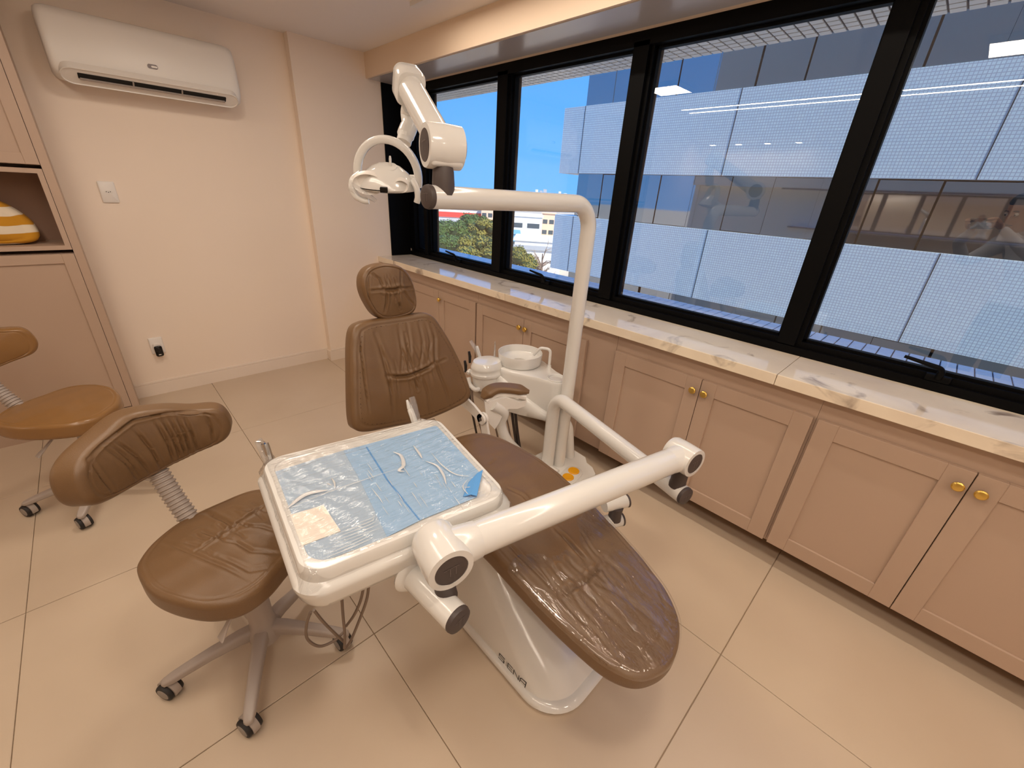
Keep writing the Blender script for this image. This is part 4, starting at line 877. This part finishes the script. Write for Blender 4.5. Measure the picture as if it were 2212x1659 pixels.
# shell: dome, lower brim, two shallow reflector scoops
prof = [(0.0, .052), (.02, .050), (.045, .040), (.070, .020), (.088, -.005), (.098, -.022), (.100, -.028), (.096, -.034), (.06, -.042), (.0, -.044)]
mb = MB(); mb.loft([[HL(-.012 + max(r, .001) * 1.08 * math.cos(a), -.01 + max(r, .001) * .78 * math.sin(a), h_) for a in np.linspace(0, 2 * math.pi, 44, endpoint=False)] for r, h_ in prof])
shell = mb.build('lamp_shell', 'white_plastic', lp, 40)
for dx_, rr_ in ((-.052, .055), (.062, .032)):
    MB().loft([[HL(-.012 + dx_ + r * math.cos(a) * (1 if dx_ < 0 else .8), -.062 + .3 * (h_ + .02) - abs(r * math.sin(a)) * .02, -.006 + h_ * .2 + r * .62 * math.sin(a)) for a in np.linspace(0, 2 * math.pi, 28, endpoint=False)] for r, h_ in ((rr_ * .98, .0), (rr_, -.03), (rr_ * .96, -.045), (rr_ * .7, .0), (.002, .02))]).build('reflector', 'white_satin', lp, 50)
MB().loft([[HL(-.005 + u, -.086, -.024 + v) for u, v in rrect(.026, .016, .002, 2)], [HL(-.005 + u, -.092, -.026 + v) for u, v in rrect(.026, .016, .002, 2)]]).build('display', 'black_gloss', lp, 0)
MB().loft([[HL(-.012 + 1.085 * .1005 * math.cos(a), -.01 + .79 * .1005 * math.sin(a), -.0285 + dz) for a in np.linspace(math.pi * 1.02, math.pi * 1.52, 16)] + [HL(-.012 + 1.06 * .0975 * math.cos(a), -.01 + .77 * .0975 * math.sin(a), -.0285 + dz) for a in np.linspace(math.pi * 1.52, math.pi * 1.02, 16)] for dz in (-.0015, .0015)]).build('rim_strip', 'black_gloss', lp, 0)
js = MB().lathe([(.022, 0), (.021, .004), (.012, .006), (.002, .006)], HL(.010, -.030, .038), rz_ - ry * .5, 24).build('joystick_base', 'white_plastic', lp)
MB().tube([HL(.010, -.032, .040), HL(.012, -.036, .066), HL(.013, -.038, .074)], [.004, .0045, .003], 12).build('joystick', 'white_plastic', js)
for a0, a1, nm in ((-.115, -.085, 'pivot'), (.068, .098, 'pivot')): MB().tube([HL(a0, 0, .0), HL(a1, 0, .0)], .016, 18).build(nm, 'white_plastic', lp)
hl = [HL(-.10, -.03, .01), HL(-.118, -.05, -.005), HL(-.124, -.06, -.03), HL(-.112, -.065, -.055), HL(-.09, -.065, -.068), HL(-.07, -.062, -.070)]
MB().tube(bez(hl, 20), [.013] * 6 + [.012] * 8 + [.010] * 7, 14).build('grip', 'white_plastic', lp, 60)
sleeve(lp, HL(-.124, -.06, -.025), HL(-.045, -.066, -.066), .019, .013)
hr_ = [HL(.085, -.03, .0), HL(.10, -.05, -.02), HL(.105, -.06, -.045), HL(.10, -.062, -.065)]
MB().tube(bez(hr_, 14), .011, 14).build('grip', 'white_plastic', lp, 60)
# ================================================================== STOOLS
HUB1 = Vector((0.075, 1.19, 0)); AZ1 = math.radians(112)
seat_px = ((296, 1238), (302, 1208), (332, 1168), (388, 1124), (450, 1094), (510, 1070), (560, 1058), (605, 1066), (640, 1092), (648, 1140), (630, 1190), (606, 1222), (570, 1262), (515, 1300), (450, 1316), (380, 1308), (322, 1282))
def to_local(p, z): q = onz(p, z); d = Vector((q[0], q[1], 0)) - HUB1; r = Matrix.Rotation(-AZ1, 3, 'Z') @ d; return (r.x, r.y)
SEAT_OL = smooth_outline([to_local(p, .495) for p in seat_px], 200)
SL = lambda *pts: [to_local(p, .5) for p in pts]
def make_stool(hub, az, leg0, m, label, seed, creased, gp):
    t_ = thing('operator_stool', label, 'stool', hub, 0, gp)
    R_ = Matrix.Rotation(az, 3, 'Z')
    def W(x, y, z): v = R_ @ Vector((x, y, 0)); return Vector((hub.x + v.x, hub.y + v.y, z))
    def sdef(u, v, h):
        ca, sa = math.cos(az), math.sin(az); r2 = (u / .22) ** 2 + (v / .22) ** 2
        return np.c_[hub.x + ca * u - sa * v, hub.y + sa * u + ca * v, 0.462 + h + 0.012 * np.clip(np.abs(v) / .2, 0, 1.2) ** 2]
    cz = []
    if creased:
        cz = [(SL((425, 1197), (480, 1160), (530, 1125), (580, 1092)), .005, .005), (SL((352, 1172), (425, 1205), (490, 1232), (552, 1258)), .003, .005), (SL((440, 1104), (490, 1132), (515, 1148)), .0055, .006),
              (SL((520, 1142), (565, 1142), (600, 1150)), .004, .006), (SL((500, 1170), (545, 1195), (610, 1195)), .004, .006), (SL((470, 1205), (540, 1235), (600, 1222)), .003, .006), (SL((430, 1150), (470, 1166), (495, 1168)), .004, .006)]
        cz += gathers(SL((425, 1197))[0], SL((580, 1092))[0], 6, .09, .003, .005, 11)
    cushion('seat', SEAT_OL, 0.072, m, t_, sdef, crown=0.014, creases=cz, seam=0.9, rings=48)
    MB().lathe([(0.02, .0), (.13, .0), (.135, .012), (.02, .014)], W(-.01, 0, .412), (0, 0, 1), 28).build('seat_plate', 'grey_plastic', t_)
    # back pad: a bowed band around the seat
    Rb = 0.335; w2 = 0.225
    ctrl = [(-w2, -.035), (-w2 + .005, .025), (-w2 * .82, .062), (-w2 * .45, .090), (-.02, .115), (w2 * .30, .098), (w2 * .62, .070), (w2 * .9, .055), (w2, .015), (w2, -.03), (w2 * .85, -.065), (w2 * .45, -.082), (0, -.092), (-w2 * .45, -.092), (-w2 * .85, -.075)]
    olb = smooth_outline(ctrl, 180)
    def bdef(u, v, h):
        a = az - u / Rb; r = Rb - h - .10 * (v * 1.0) * 0 + .06 * (v + .05)
        return np.c_[hub.x + r * np.cos(a), hub.y + r * np.sin(a), 0.735 + v + 0.0 * h]
    cz = []
    if creased:
        cz = [([(-.17, .06), (-.165, .0), (-.15, -.075)], .004, .005), ([(.165, .062), (.172, .0), (.165, -.07)], .004, .005)]
        for k_, (x0_, x1_) in enumerate(((-.12, -.07), (-.09, -.03), (-.03, .0), (.05, .06), (.07, .075), (.09, .09), (.105, .115), (-.105, -.06), (.03, .04))):
            cz.append(([(x0_, .085 - .1 * abs(x0_)), ((x0_ + x1_) / 2 + .004, .0), (x1_, -.085)], .0045, .005))
        # seam running over the top edge
        cz.append(([(-.2, .01), (-.17, .058), (-.1, .078), (-.02, .098), (.07, .085), (.14, .066), (.2, .035)], .004, .004))
    bp = cushion('backrest', olb, 0.075, m, t_, bdef, crown=0.012, creases=cz, seam=0.86, rings=48, centre=(0, 0))
    # pleated rubber sleeve over the back post
    p0 = W(0.21, 0, .44); p1 = W(.285, 0, .55); p2 = W(.345, 0, .66); p3 = W(.385, 0, .72)
    path = bez([p0, p1, p2, p3], 120); rr = [0.0245 + (0.0045 if (i // 2) % 2 else 0.0) for i in range(len(path))]
    MB().tube(path, rr, 20).build('bellows', 'grey_plastic', t_, 20)
    MB().box(W(.12, 0, .43), (.24, .05, .02), rz=az, bev=.006).build('post_bracket', 'grey_plastic', t_)
    MB().lathe([(.046, .06), (.050, .075), (.050, .115), (.040, .13), (.036, .14), (.036, .30), (.034, .302), (.030, .303), (.028, .31), (.028, .43)], (hub.x, hub.y, 0), (0, 0, 1), 32).build('gas_column', 'grey_plastic', t_, 40)
    for k_ in range(5):
        a = leg0 + math.radians(72 * k_); d = Vector((math.cos(a), math.sin(a), 0)); s_ = Vector((-d.y, d.x, 0)); c_ = Vector((hub.x, hub.y, 0)); loops = []
        for r, z, w, th in ((.03, .105, .044, .05), (.07, .108, .040, .044), (.15, .098, .036, .034), (.22, .084, .034, .028), (.255, .076, .032, .024), (.275, .072, .024, .018), (.281, .071, .010, .010)):
            loops.append([c_ + d * r + s_ * u + Vector((0, 0, z + v)) for u, v in rrect(w, th, min(w, th) * .3, 4)])
        lg = MB().loft(loops).build('leg', 'grey_plastic', t_, 50)
        ccx = c_ + d * .262; rg = random.Random(seed * 10 + k_); ca = {0: -1.0, 1: -1.2, 2: -1.4}.get(k_, rg.uniform(0, 6.28)); f = Vector((math.cos(ca), math.sin(ca), 0)); sx = Vector((-f.y, f.x, 0))
        # twin wheel caster: hood, two wheels
        hood = []
        for u in (-.010, -.008, .008, .010):
            k2 = 1.0 if abs(u) < .016 else .86
            hood.append([ccx - f * .012 + sx * u + f * (.034 * k2 * math.cos(b_)) + Vector((0, 0, .031 + .034 * k2 * math.sin(b_))) for b_ in np.linspace(-.35, math.pi * 1.05, 18)])
        cs = MB().loft(hood).lathe([(.007, 0), (.007, .03)], ccx + Vector((0, 0, .045)), (0, 0, 1), 10).build('caster', 'grey_plastic', t_, 40)
        for sg in (-1, 1):
            wc = ccx - f * .012 + Vector((0, 0, .0295)) + sx * sg * .012
            wh = MB().lathe([(.012, -.006), (.027, -.006), (.029, -.003), (.029, .005), (.0265, .010), (.020, .0105)], wc, sx * sg, 24).build('wheel', 'black_rubber', t_, 40)
            MB().lathe([(.0205, .0), (.020, .0112), (.014, .0125), (.002, .0125)], wc, sx * sg, 20).build('wheel_cap', 'wheel_grey', wh, 40)
    return t_
s1 = make_stool(HUB1, AZ1, math.radians(173.5), 'leather', 'brown gathered leather stool standing beside the instrument tray', 1, True, 'operator stools')
s2 = make_stool(Vector((-0.276, 2.547, 0)), math.radians(138), math.radians(178.5), 'leather_glossy_lit', 'smooth brown leather stool with golden light in its colour in front of the tall cabinet', 2, False, 'operator stools')
# height levers
def lever(t_, a, b_):
    a, b_ = Vector(a), Vector(b_); d = (b_ - a).normalized(); s_ = d.cross(Vector((0, 0, 1))).normalized(); w_ = s_.cross(d)
    MB().loft([[p + s_ * u * k_ + w_ * v for u, v in rrect(.02, .006, .0025, 3)] for p, k_ in ((a, .6), (a.lerp(b_, .5), .75), (a.lerp(b_, .85), 1.3), (b_, 1.5))]).build('lever', 'grey_plastic', t_)
lever(s1, onz((502, 1325), .42), onz((476, 1382), .36)); lever(s2, onz((122, 938), .41), onz((80, 988), .34))
# ================================================================== OUTSIDE
# our own facade: outer wall around the window band, tiled ledge and tiled eave; unseen upper height raised to shade the neighbour
wall('wall_exterior', 'grey outer wall of the room building beyond the window', (2.0, 2.27, YP + .08, 9.2, -13, 24), (2.27, 2.5, YF - 12, 5.0, -13, 0.87), (2.27, 2.60, YF - 12, 9.2, 2.27, 24), (2.3, 2.5, YF - 12, YF, 0.88, 2.3), (-9, 2.3, 9.0, 9.2, -13, 24), (-9, 2.5, YF - 12, 9.2, 24, 24.2), m='exterior_paint')
def mosaic(name, label, x0, nx, y0, y1, z, up, m, near, gap=.0045):
    o = struct(name, label, 'ledge'); p = 0.0535; th = 0.006
    MB().bb(x0 - .03, x0 + nx * p, y0, y1, z - (.05 if up else -.0), z + (.0 if up else .05)).build('ledge_bed', 'mosaic_grout', o, 0)
    me = None; rest = MB(); n = int((y1 - y0) / p)
    cells = [(i, j) for j in range(n) for i in range(nx)]
    for i, j in cells:
        cx_, cy_ = x0 + (i + .5) * p, y0 + (j + .5) * p; cz_ = z + (th / 2 if up else -th / 2)
        if near[0] < cy_ < near[1]:
            if me is None:
                t_ = MB().box((0, 0, 0), (p - gap, p - gap, th), bev=.0012, seg=1).build('tile', m, o, 0); me = t_.data
            else: t_ = bpy.data.objects.new('tile', me); C.objects.link(t_); t_.parent = o
            t_.location = (cx_, cy_, cz_); t_.rotation_euler = (random.uniform(-.012, .012), random.uniform(-.012, .012), 0)
        else: rest.box((cx_, cy_, cz_), (p - gap, p - gap, th))
    tag(rest.build('tile_field', m, o, 0), kind='stuff')
mosaic('trim_3', 'outer window ledge of small mosaic tiles tinted blue for the sky reflection', 2.275, 6, -1.4, 5.0, 0.912, True, 'mosaic_tile', (-0.55, 1.9))
mosaic('trim_4', 'outer eave soffit of small mosaic tiles', 2.285, 6, -1.0, 5.6, 2.215, False, 'mosaic_tile_grey', (0.35, 2.7), .008)

# neighbouring wing: mosaic bands and mirror glass strips, parallel to our window
XN = 11.2
nb = thing('neighbouring_building', 'pale blue mosaic clad building with mirror glass strips outside the window', 'building', (XN + 3, 0, -13))
MB().bb(XN + .25, XN + 8, -14, 8.9, -13, 9.5).build('core', 'facade_joint', nb, 0)
for z0, z1, y1 in ((2.14, 3.88, 9.62), (-0.80, 0.92, 9.62), (-3.74, -2.0, 9.62), (-6.7, -4.95, 9.62), (-9.6, -7.9, 9.62)):
    b_ = MB().bb(XN, XN + 8.2, -14, y1, z0, z1).build('mosaic_band', 'mosaic_far', nb, 0)
    for yj in (4.52, 0.2, -4.1, 8.84): MB().bb(XN - .004, XN + .01, yj - .008, yj + .008, z0, z1).build('joint', 'facade_joint', b_, 0)
pm = {}
for z0, z1 in ((3.88, 5.3), (5.32, 6.6), (0.92, 2.14), (-2.0, -0.80), (-4.95, -3.74)):
    y = 8.92
    k_ = 0
    while y > -9:
        y2 = y - 0.925
        key = round(z1 - z0, 3)
        if key not in pm:
            p_ = MB().box((0, 0, 0), (.02, .905, key - .02)).build('glass_panel', 'facade_glass', nb, 0); pm[key] = p_.data; p_.parent = nb
        else: p_ = bpy.data.objects.new('glass_panel', pm[key]); C.objects.link(p_); p_.parent = nb
        # mesh was moved into the parent's frame: undo that offset
        p_.location = Vector((XN + .12, (y + y2) / 2, (z0 + z1) / 2)) ; p_.rotation_euler = (0, random.uniform(-.0015, .0015), random.uniform(-.002, .002)); y = y2; k_ += 1
for o in list(nb.children):
    if o.name.startswith('glass_panel'): pass

# ground, sea, city
GZ = -13.0
tag(MB().bb(-900, 1600, -900, 1600, GZ - .5, GZ).build('ground', 'soil', None, 0), 'pale sunlit city ground far below the window', 'ground', kind='structure')
tag(MB().add([(300, 1600, GZ + .05), (6000, 900, GZ + .05), (6000, 9000, GZ + .05), (-2500, 9000, GZ + .05)], [(0, 1, 2, 3)]) and None or MB().bb(200, 7000, 1700, 8000, GZ - 2, GZ - .1).build('sea', 'sea_water', None, 0), 'strip of blue sea on the horizon', 'sea', kind='structure')
def block(name, label, pxl, pxr, pyt, dist, m, rows=0, cols=0, depth=8, band=None, roof=None, gp=None, wm='building_window'):
    a = far((pxl, pyt), dist); b_ = far((pxr, pyt), dist); c_ = Vector((a + b_) / 2); w = (Vector(a) - Vector(b_)).to_2d().length; top = float((a[2] + b_[2]) / 2)
    d = Vector((c_.x, c_.y, 0)).normalized(); az = math.atan2(d.y, d.x)
    o = thing(name, label, 'building', (c_.x + d.x * depth / 2, c_.y + d.y * depth / 2, GZ), az, gp); M4 = WM[o.name]
    def L(x, y, z): return M4 @ Vector((x, y, z))
    h = top - GZ
    def lb(nm, x0, x1, y0, y1, z0, z1, m_, par):
        mb = MB(); mb.bb(x0, x1, y0, y1, z0, z1); mb.xf(M4); return mb.build(nm, m_, par, 0)
    body = lb('walls', -depth / 2, depth / 2, -w / 2, w / 2, 0, h, m, o)
    lb('roof_slab', -depth / 2 - .3, depth / 2 + .3, -w / 2 - .3, w / 2 + .3, h, h + .35, roof or m, o)
    for i in range(rows):
        for j in range(cols):
            zc = h - (i + .75) * 3.0; yc = -w / 2 + (j + .5) * w / cols
            lb('window', -depth / 2 - .06, -depth / 2 + .02, yc - w / cols * .36, yc + w / cols * .36, zc - .6, zc + .6, wm, o)
    if band:
        for z0, z1, m_ in band: lb('band', -depth / 2 - .4, -depth / 2 - .02, -w / 2 - .2, w / 2 + .2, h - z0, h - z1, m_, o)
    return o
block('office_building', 'white city office block with two rows of dark windows beyond trees', 1098, 1172, 468, 120, 'building_white', 2, 2, 14)
block('store_building', 'long white shop building with a red roof stripe seen under the lamp arm', 930, 1062, 452, 150, 'building_white', 0, 0, 20, [(2.6, 1.0, 'roof_red'), (5.5, 3.2, 'building_grey')], 'roof_blue')
block('apartment_tower', 'slender white apartment tower seen in the narrow end pane', 880, 910, 348, 190, 'building_white', 7, 3, 12)
block('low_hall', 'low white hall beside the bare tree', 1112, 1215, 522, 85, 'building_white', 0, 0, 10, [(1.6, .8, 'building_grey')])
block('peach_building', 'peach coloured block between the shop and the trees', 1040, 1066, 448, 140, 'building_peach', 1, 2, 9)
block('grey_annex', 'grey blue annex with small windows beside the low hall', 1085, 1122, 505, 104, 'roof_blue', 2, 2, 8)
block('beige_block', 'beige block behind the white office building', 1172, 1200, 462, 135, 'building_peach', 2, 2, 10)
rg = random.Random(12); px = 1020
SKY = [(1148, 422), (1157, 414), (1166, 416), (1174, 413), (1186, 421), (1196, 424), (1207, 418), (1218, 422), (1236, 424), (1060, 426), (1085, 428), (1120, 426), (945, 428), (970, 430), (1005, 429), (1275, 428), (1320, 430)]
for x_, y_ in SKY:
    block('distant_building', 'tiny pale building on the far skyline', x_, x_ + rg.uniform(5, 9), y_ - 4, 900 + rg.uniform(-100, 200), 'building_white' if rg.random() < .6 else 'building_grey', 0, 0, 12, gp='distant skyline buildings')
# trees: trunk, boughs and a crown of separate leaves
def tree(label, p, dist, rad, m, seed, n=2600, bare=False, gp='trees below the window', base=None):
    rg = np.random.RandomState(seed); c_ = Vector(far(p, dist)); o = thing('tree', label, 'tree', (c_.x, c_.y, GZ), 0, gp)
    top = c_.z; mb = MB(); mb.tube([(c_.x, c_.y, GZ), (c_.x + .2, c_.y, GZ + (top - GZ) * .5), (c_.x, c_.y, top)], [rad * .10, rad * .075, rad * .03], 8)
    for k_ in range(26 if bare else 9):
        a, e_ = rg.uniform(0, 6.28), rg.uniform(.25, 1.2); s0 = Vector((c_.x, c_.y, top - rad * rg.uniform(.4, 1.6))); d = Vector((math.cos(a) * math.cos(e_), math.sin(a) * math.cos(e_), math.sin(e_)))
        e1 = s0 + d * rad * rg.uniform(.6, 1.2); mb.tube([s0, s0.lerp(e1, .5) + Vector((0, 0, rad * .08)), e1], [rad * .035, rad * .022, rad * .006], 5)
        if bare:
            for q in range(6):
                d2 = (d + Vector(rg.uniform(-.8, .8, 3))).normalized(); s2 = s0.lerp(e1, rg.uniform(.4, 1)); mb.tube([s2, s2 + d2 * rad * rg.uniform(.2, .5)], [rad * .012, rad * .004], 4)
    mb.build('trunk', 'bark', o, 60)
    if bare: return
    blobs = [(Vector((rg.normal(0, .42), rg.normal(0, .42), rg.uniform(-.35, .45))) * rad, rad * rg.uniform(.38, .62)) for _ in range(9)]
    vs, fs = [], []
    for k_ in range(n):
        bc_, br_ = blobs[k_ % 9]; v = rg.normal(0, 1, 3); v /= np.linalg.norm(v); v[2] = abs(v[2]) * .9 + .1 * v[2]; p0 = c_ + bc_ + Vector(v) * br_ * rg.uniform(.8, 1.05)
        nrm = (Vector(v) + Vector(rg.uniform(-.7, .7, 3))).normalized(); u = nrm.orthogonal().normalized(); w = nrm.cross(u); s_ = rad * rg.uniform(.045, .085)
        a = rg.uniform(0, 6.28); u, w = u * math.cos(a) + w * math.sin(a), w * math.cos(a) - u * math.sin(a); i = len(vs)
        vs += [p0 - u * s_, p0 - w * s_ * .6, p0 + u * s_, p0 + w * s_ * .6]; fs.append((i, i + 1, i + 2, i + 3))
    mb = MB(); mb.add(vs, fs); tag(mb.build('foliage', m, o, 0), kind='stuff')
    if not bare:
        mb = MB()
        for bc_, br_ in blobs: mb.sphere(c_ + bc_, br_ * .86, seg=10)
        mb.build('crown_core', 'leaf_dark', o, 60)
G_, Y_ = 'leaf_green', 'leaf_yellow'
k_ = 0
for p, d, r, m_ in (((948, 508), 62, 3.0, G_), ((985, 502), 71, 3.4, G_), ((1022, 490), 82, 3.6, G_), ((1052, 500), 66, 2.8, Y_), ((965, 535), 49, 2.4, G_), ((1005, 530), 56, 2.6, G_), ((1040, 545), 46, 2.3, Y_), ((925, 520), 78, 3.2, G_), ((1062, 535), 54, 2.2, Y_), ((905, 540), 42, 2.0, G_), ((1108, 558), 49, 2.0, Y_), ((1132, 568), 41, 1.6, Y_), ((1022, 560), 39, 1.8, Y_)):
    k_ += 1; r *= .8; tree('dense green tree in the grove below the window' if m_ == G_ else 'yellowish tree in the grove below the window', p, d, r, m_, 30 + k_)
tree('leafless grey tree beside the mosaic building corner', (1172, 548), 60, 2.6, Y_, 77, bare=True, gp=None)
# grove and skyline on the far side of the site, seen mirrored in the neighbour's glass
for i, (x_, y_, r) in enumerate(((-23, 62, 4.5), (-30, 73, 5.5), (-12, 55, 5), (-40, 90, 6), (-50, 78, 6), (-5, 76, 5), (-60, 90, 6))):
    c0 = Vector((x_, y_, -4.5 + rg.uniform(-.6, .6))); dd = math.hypot(x_, y_)
    # place by position: convert to the helper's pixel form is not needed, so build directly
    _f = far; far_pos = c0
    def far(p, d, _c=c0): return np.array(_c)
    tree('round dark tree mirrored in the neighbouring glass', (0, 0), 0, r, 'leaf_dark', 90 + i, n=900, gp='trees mirrored in the glass')
    far = _f
# ================================================================== THE PHOTOGRAPHER (seen mirrored in the window pane)
fw, rt, dn = [Vector(RC[i]) for i in (2, 0, 1)]; up = -dn; C0 = Vector(CAM)
ph = thing('phone', 'black phone held up in both hands by the photographer', 'phone', C0 - fw * 0.016)
def PX(a, b_, c_): return C0 - fw * c_ + rt * a + up * b_
mb = MB(); mb.loft([[PX(a + .045, b_ - .02, c_) for a, b_ in rrect(.152 * k_, .074 * k_, .010)] for c_, k_ in ((.011, .97), (.0125, 1), (.0185, 1), (.020, .97))]).build('phone_body', 'black_gloss', ph)
MB().lathe([(.007, 0), (.007, .0025), (.005, .003)], C0 - fw * .0105, -fw, 18).build('lens', 'black_rubber', ph)
def skin_body(name, chains, m, parent, sub=2, root=0):
    """one continuous body: (points, radii) chains; the first vertex of a later chain names its joint index"""
    vs, rs, es = [], [], []
    for start, pts in chains:
        prev = start
        for p, r in pts:
            vs.append(p); rs.append(r); i = len(vs) - 1
            if prev is not None: es.append((prev, i))
            prev = i
    me = bpy.data.meshes.new(name); me.from_pydata([tuple(WM[parent.name].inverted() @ Vector(v)) for v in vs], es, [])
    o = bpy.data.objects.new(name, me); C.objects.link(o); o.parent = parent; WM[o.name] = WM[parent.name]
    md = o.modifiers.new('skin', 'SKIN'); md.use_smooth_shade = True
    sv = me.skin_vertices[0].data
    for i, r in enumerate(rs): sv[i].radius = (r, r) if not isinstance(r, tuple) else r
    sv[root].use_root = True
    s_ = o.modifiers.new('sub', 'SUBSURF'); s_.levels = s_.render_levels = sub
    me.materials.append(M[m]); return o
pn = thing('person', 'person in a pale shirt and dark trousers photographing, mirrored in the window', 'person', (-0.33, -0.36, 0))
hd = Vector((-0.235, -0.225, 1.565)); fd = Vector((.70, .66, -.27)).normalized(); sd = Vector((.69, -.72, 0)).normalized()   # looks along the phone; sd points to the photographer's right
pel = Vector((-.40, -.43, .93)); ch1 = Vector((-.385, -.40, 1.20)); ch2 = Vector((-.365, -.37, 1.36)); nk_ = Vector((-.33, -.33, 1.44))
hR, hL_ = C0 + rt * .128 - up * .020 - fw * .03, C0 - rt * .052 - up * .030 - fw * .03
chains = [(None, [(pel, (.155, .11)), (Vector((-.395, -.415, 1.07)), (.14, .10)), (ch1, (.15, .105)), (ch2, (.13, .09)), (nk_, .06), (hd - fd * .03 - Vector((0, 0, .07)), .052)]),
          (3, [(ch2 + sd * .17 + Vector((0, 0, .02)), .062), (Vector((-.13, -.52, 1.19)), .047), (Vector((.0, -.30, 1.33)) , .038), (hR - up * .045 - fw * .03, .027)]),
          (3, [(ch2 - sd * .17 + Vector((0, 0, .02)), .062), (Vector((-.54, -.06, 1.19)), .047), (Vector((-.26, .02, 1.34)), .038), (hL_ - up * .045 - fw * .03, .027)]),
          (0, [(pel + sd * .095 - Vector((0, 0, .09)), .088), (pel + sd * .105 + Vector((.02, .02, -.46)), .058), (pel + sd * .11 + Vector((0, 0, -.83)), .043), (pel + sd * .12 + Vector((.11, .10, -.885)), .036)]),
          (0, [(pel - sd * .095 - Vector((0, 0, .09)), .088), (pel - sd * .105 + Vector((.02, .02, -.46)), .058), (pel - sd * .11 + Vector((0, 0, -.83)), .043), (pel - sd * .12 + Vector((.11, .10, -.885)), .036)])]
bd = skin_body('body', chains, 'shirt', pn)
bd.data.materials.append(M['trouser'])
# trousers as their own garment over the legs
lg = [(None, [(pel + Vector((0, 0, .06)), (.162, .118)), (pel - Vector((0, 0, .04)), (.16, .118))])]
for sg in (1, -1): lg.append((1, [(pel + sd * sg * .095 - Vector((0, 0, .12)), .097), (pel + sd * sg * .105 + Vector((.02, .02, -.46)), .072), (pel + sd * sg * .11 + Vector((0, 0, -.80)), .062)]))
skin_body('trousers', lg, 'trouser', pn)
# head with face and hair
zu = (Vector((0, 0, 1)) - fd * fd.z).normalized(); xr = fd.cross(zu).normalized()
def HH(a, f, u): return hd + xr * a + fd * f + zu * u
mb = MB(); rows = []
for u, w, f0, f1 in ((-.125, .028, -.02, .055), (-.112, .046, -.045, .080), (-.09, .058, -.065, .088), (-.06, .066, -.085, .090), (-.03, .070, -.095, .090), (0, .073, -.10, .089), (.03, .075, -.10, .090), (.06, .073, -.098, .085), (.09, .062, -.085, .07), (.11, .042, -.06, .045), (.118, .018, -.03, .015)):
    rows.append([HH(w * math.cos(a), (f0 + f1) / 2 + (f1 - f0) / 2 * math.sin(a), u) for a in np.linspace(0, 2 * math.pi, 28, endpoint=False)])
head = mb.loft(rows).build('head', 'skin', pn, 70)
MB().loft([[HH(.006 * k_ * math.cos(a), .088 + e_ + .004 * math.sin(a), z) for a in np.linspace(0, 2 * math.pi, 10, endpoint=False)] for k_, e_, z in ((.6, 0, .012), (1.2, .010, -.012), (2.0, .018, -.034), (1.4, .006, -.044))]).build('nose', 'skin', head, 70)
for sg in (-1, 1):
    MB().sphere(HH(.031 * sg, .083, .004), .0115, (1, 1, 1), 14).build('eye', 'card_white', head); MB().sphere(HH(.030 * sg, .0925, .003), .0055, (1, 1, 1), 12).build('iris', 'black_gloss', head)
    MB().tube([HH(.045 * sg, .084, .024), HH(.030 * sg, .092, .029), HH(.016 * sg, .092, .026)], .0035, 8).build('eyebrow', 'hair', head)
    MB().loft([[HH((.074 + .006 * t_) * sg, -.005 + .018 * math.cos(a), -.01 + .030 * math.sin(a)) for a in np.linspace(0, 2 * math.pi, 14, endpoint=False)] for t_ in (0, 1, 2)]).build('ear', 'skin', head, 70)
MB().tube([HH(-.024, .083, -.067), HH(0, .092, -.065), HH(.024, .083, -.067)], [.003, .006, .003], 10).build('mouth', 'emblem_dark', head)
rows = []
for u, w, f0, f1 in ((-.05, .070, -.104, -.035), (-.02, .077, -.108, -.01), (.02, .080, -.110, .03), (.05, .080, -.108, .075), (.075, .077, -.103, .088), (.10, .066, -.09, .075), (.122, .044, -.065, .05), (.131, .018, -.03, .015)):
    rows.append([HH(w * math.cos(a), (f0 + f1) / 2 + (f1 - f0) / 2 * math.sin(a), u) for a in np.linspace(0, 2 * math.pi, 26, endpoint=False)])
MB().loft(rows).build('hair', 'hair', pn, 70)
# hands: palm behind the phone edge, four fingers over the front edge corner, thumb on the screen side
for sg, hc_ in ((1, hR), (-1, hL_)):
    wr = hc_ - up * .055 - fw * .03
    ch_h = [(None, [(wr, .024), (hc_ - up * .02 - fw * .012, (.030, .018)), (hc_ + up * .012 - fw * .006, (.032, .014))])]
    for k_, (dy, ln) in enumerate(((.030, .85), (.012, 1.0), (-.006, .95), (-.022, .75))):
        b0 = hc_ + up * (dy + .004) + fw * .002
        ch_h.append((2, [(b0, .0088), (b0 + fw * .022 * ln + rt * sg * .004, .0085), (b0 + fw * .030 * ln - rt * sg * .018 * ln, .0080), (b0 + fw * .024 * ln - rt * sg * .036 * ln, .0070)]))
    ch_h.append((1, [(hc_ - up * .012 - fw * .022 - rt * sg * .012, .0105), (hc_ + up * .006 - fw * .030 - rt * sg * .030, .0095), (hc_ + up * .012 - fw * .024 - rt * sg * .048, .008)]))
    skin_body('hand', ch_h, 'skin', pn)
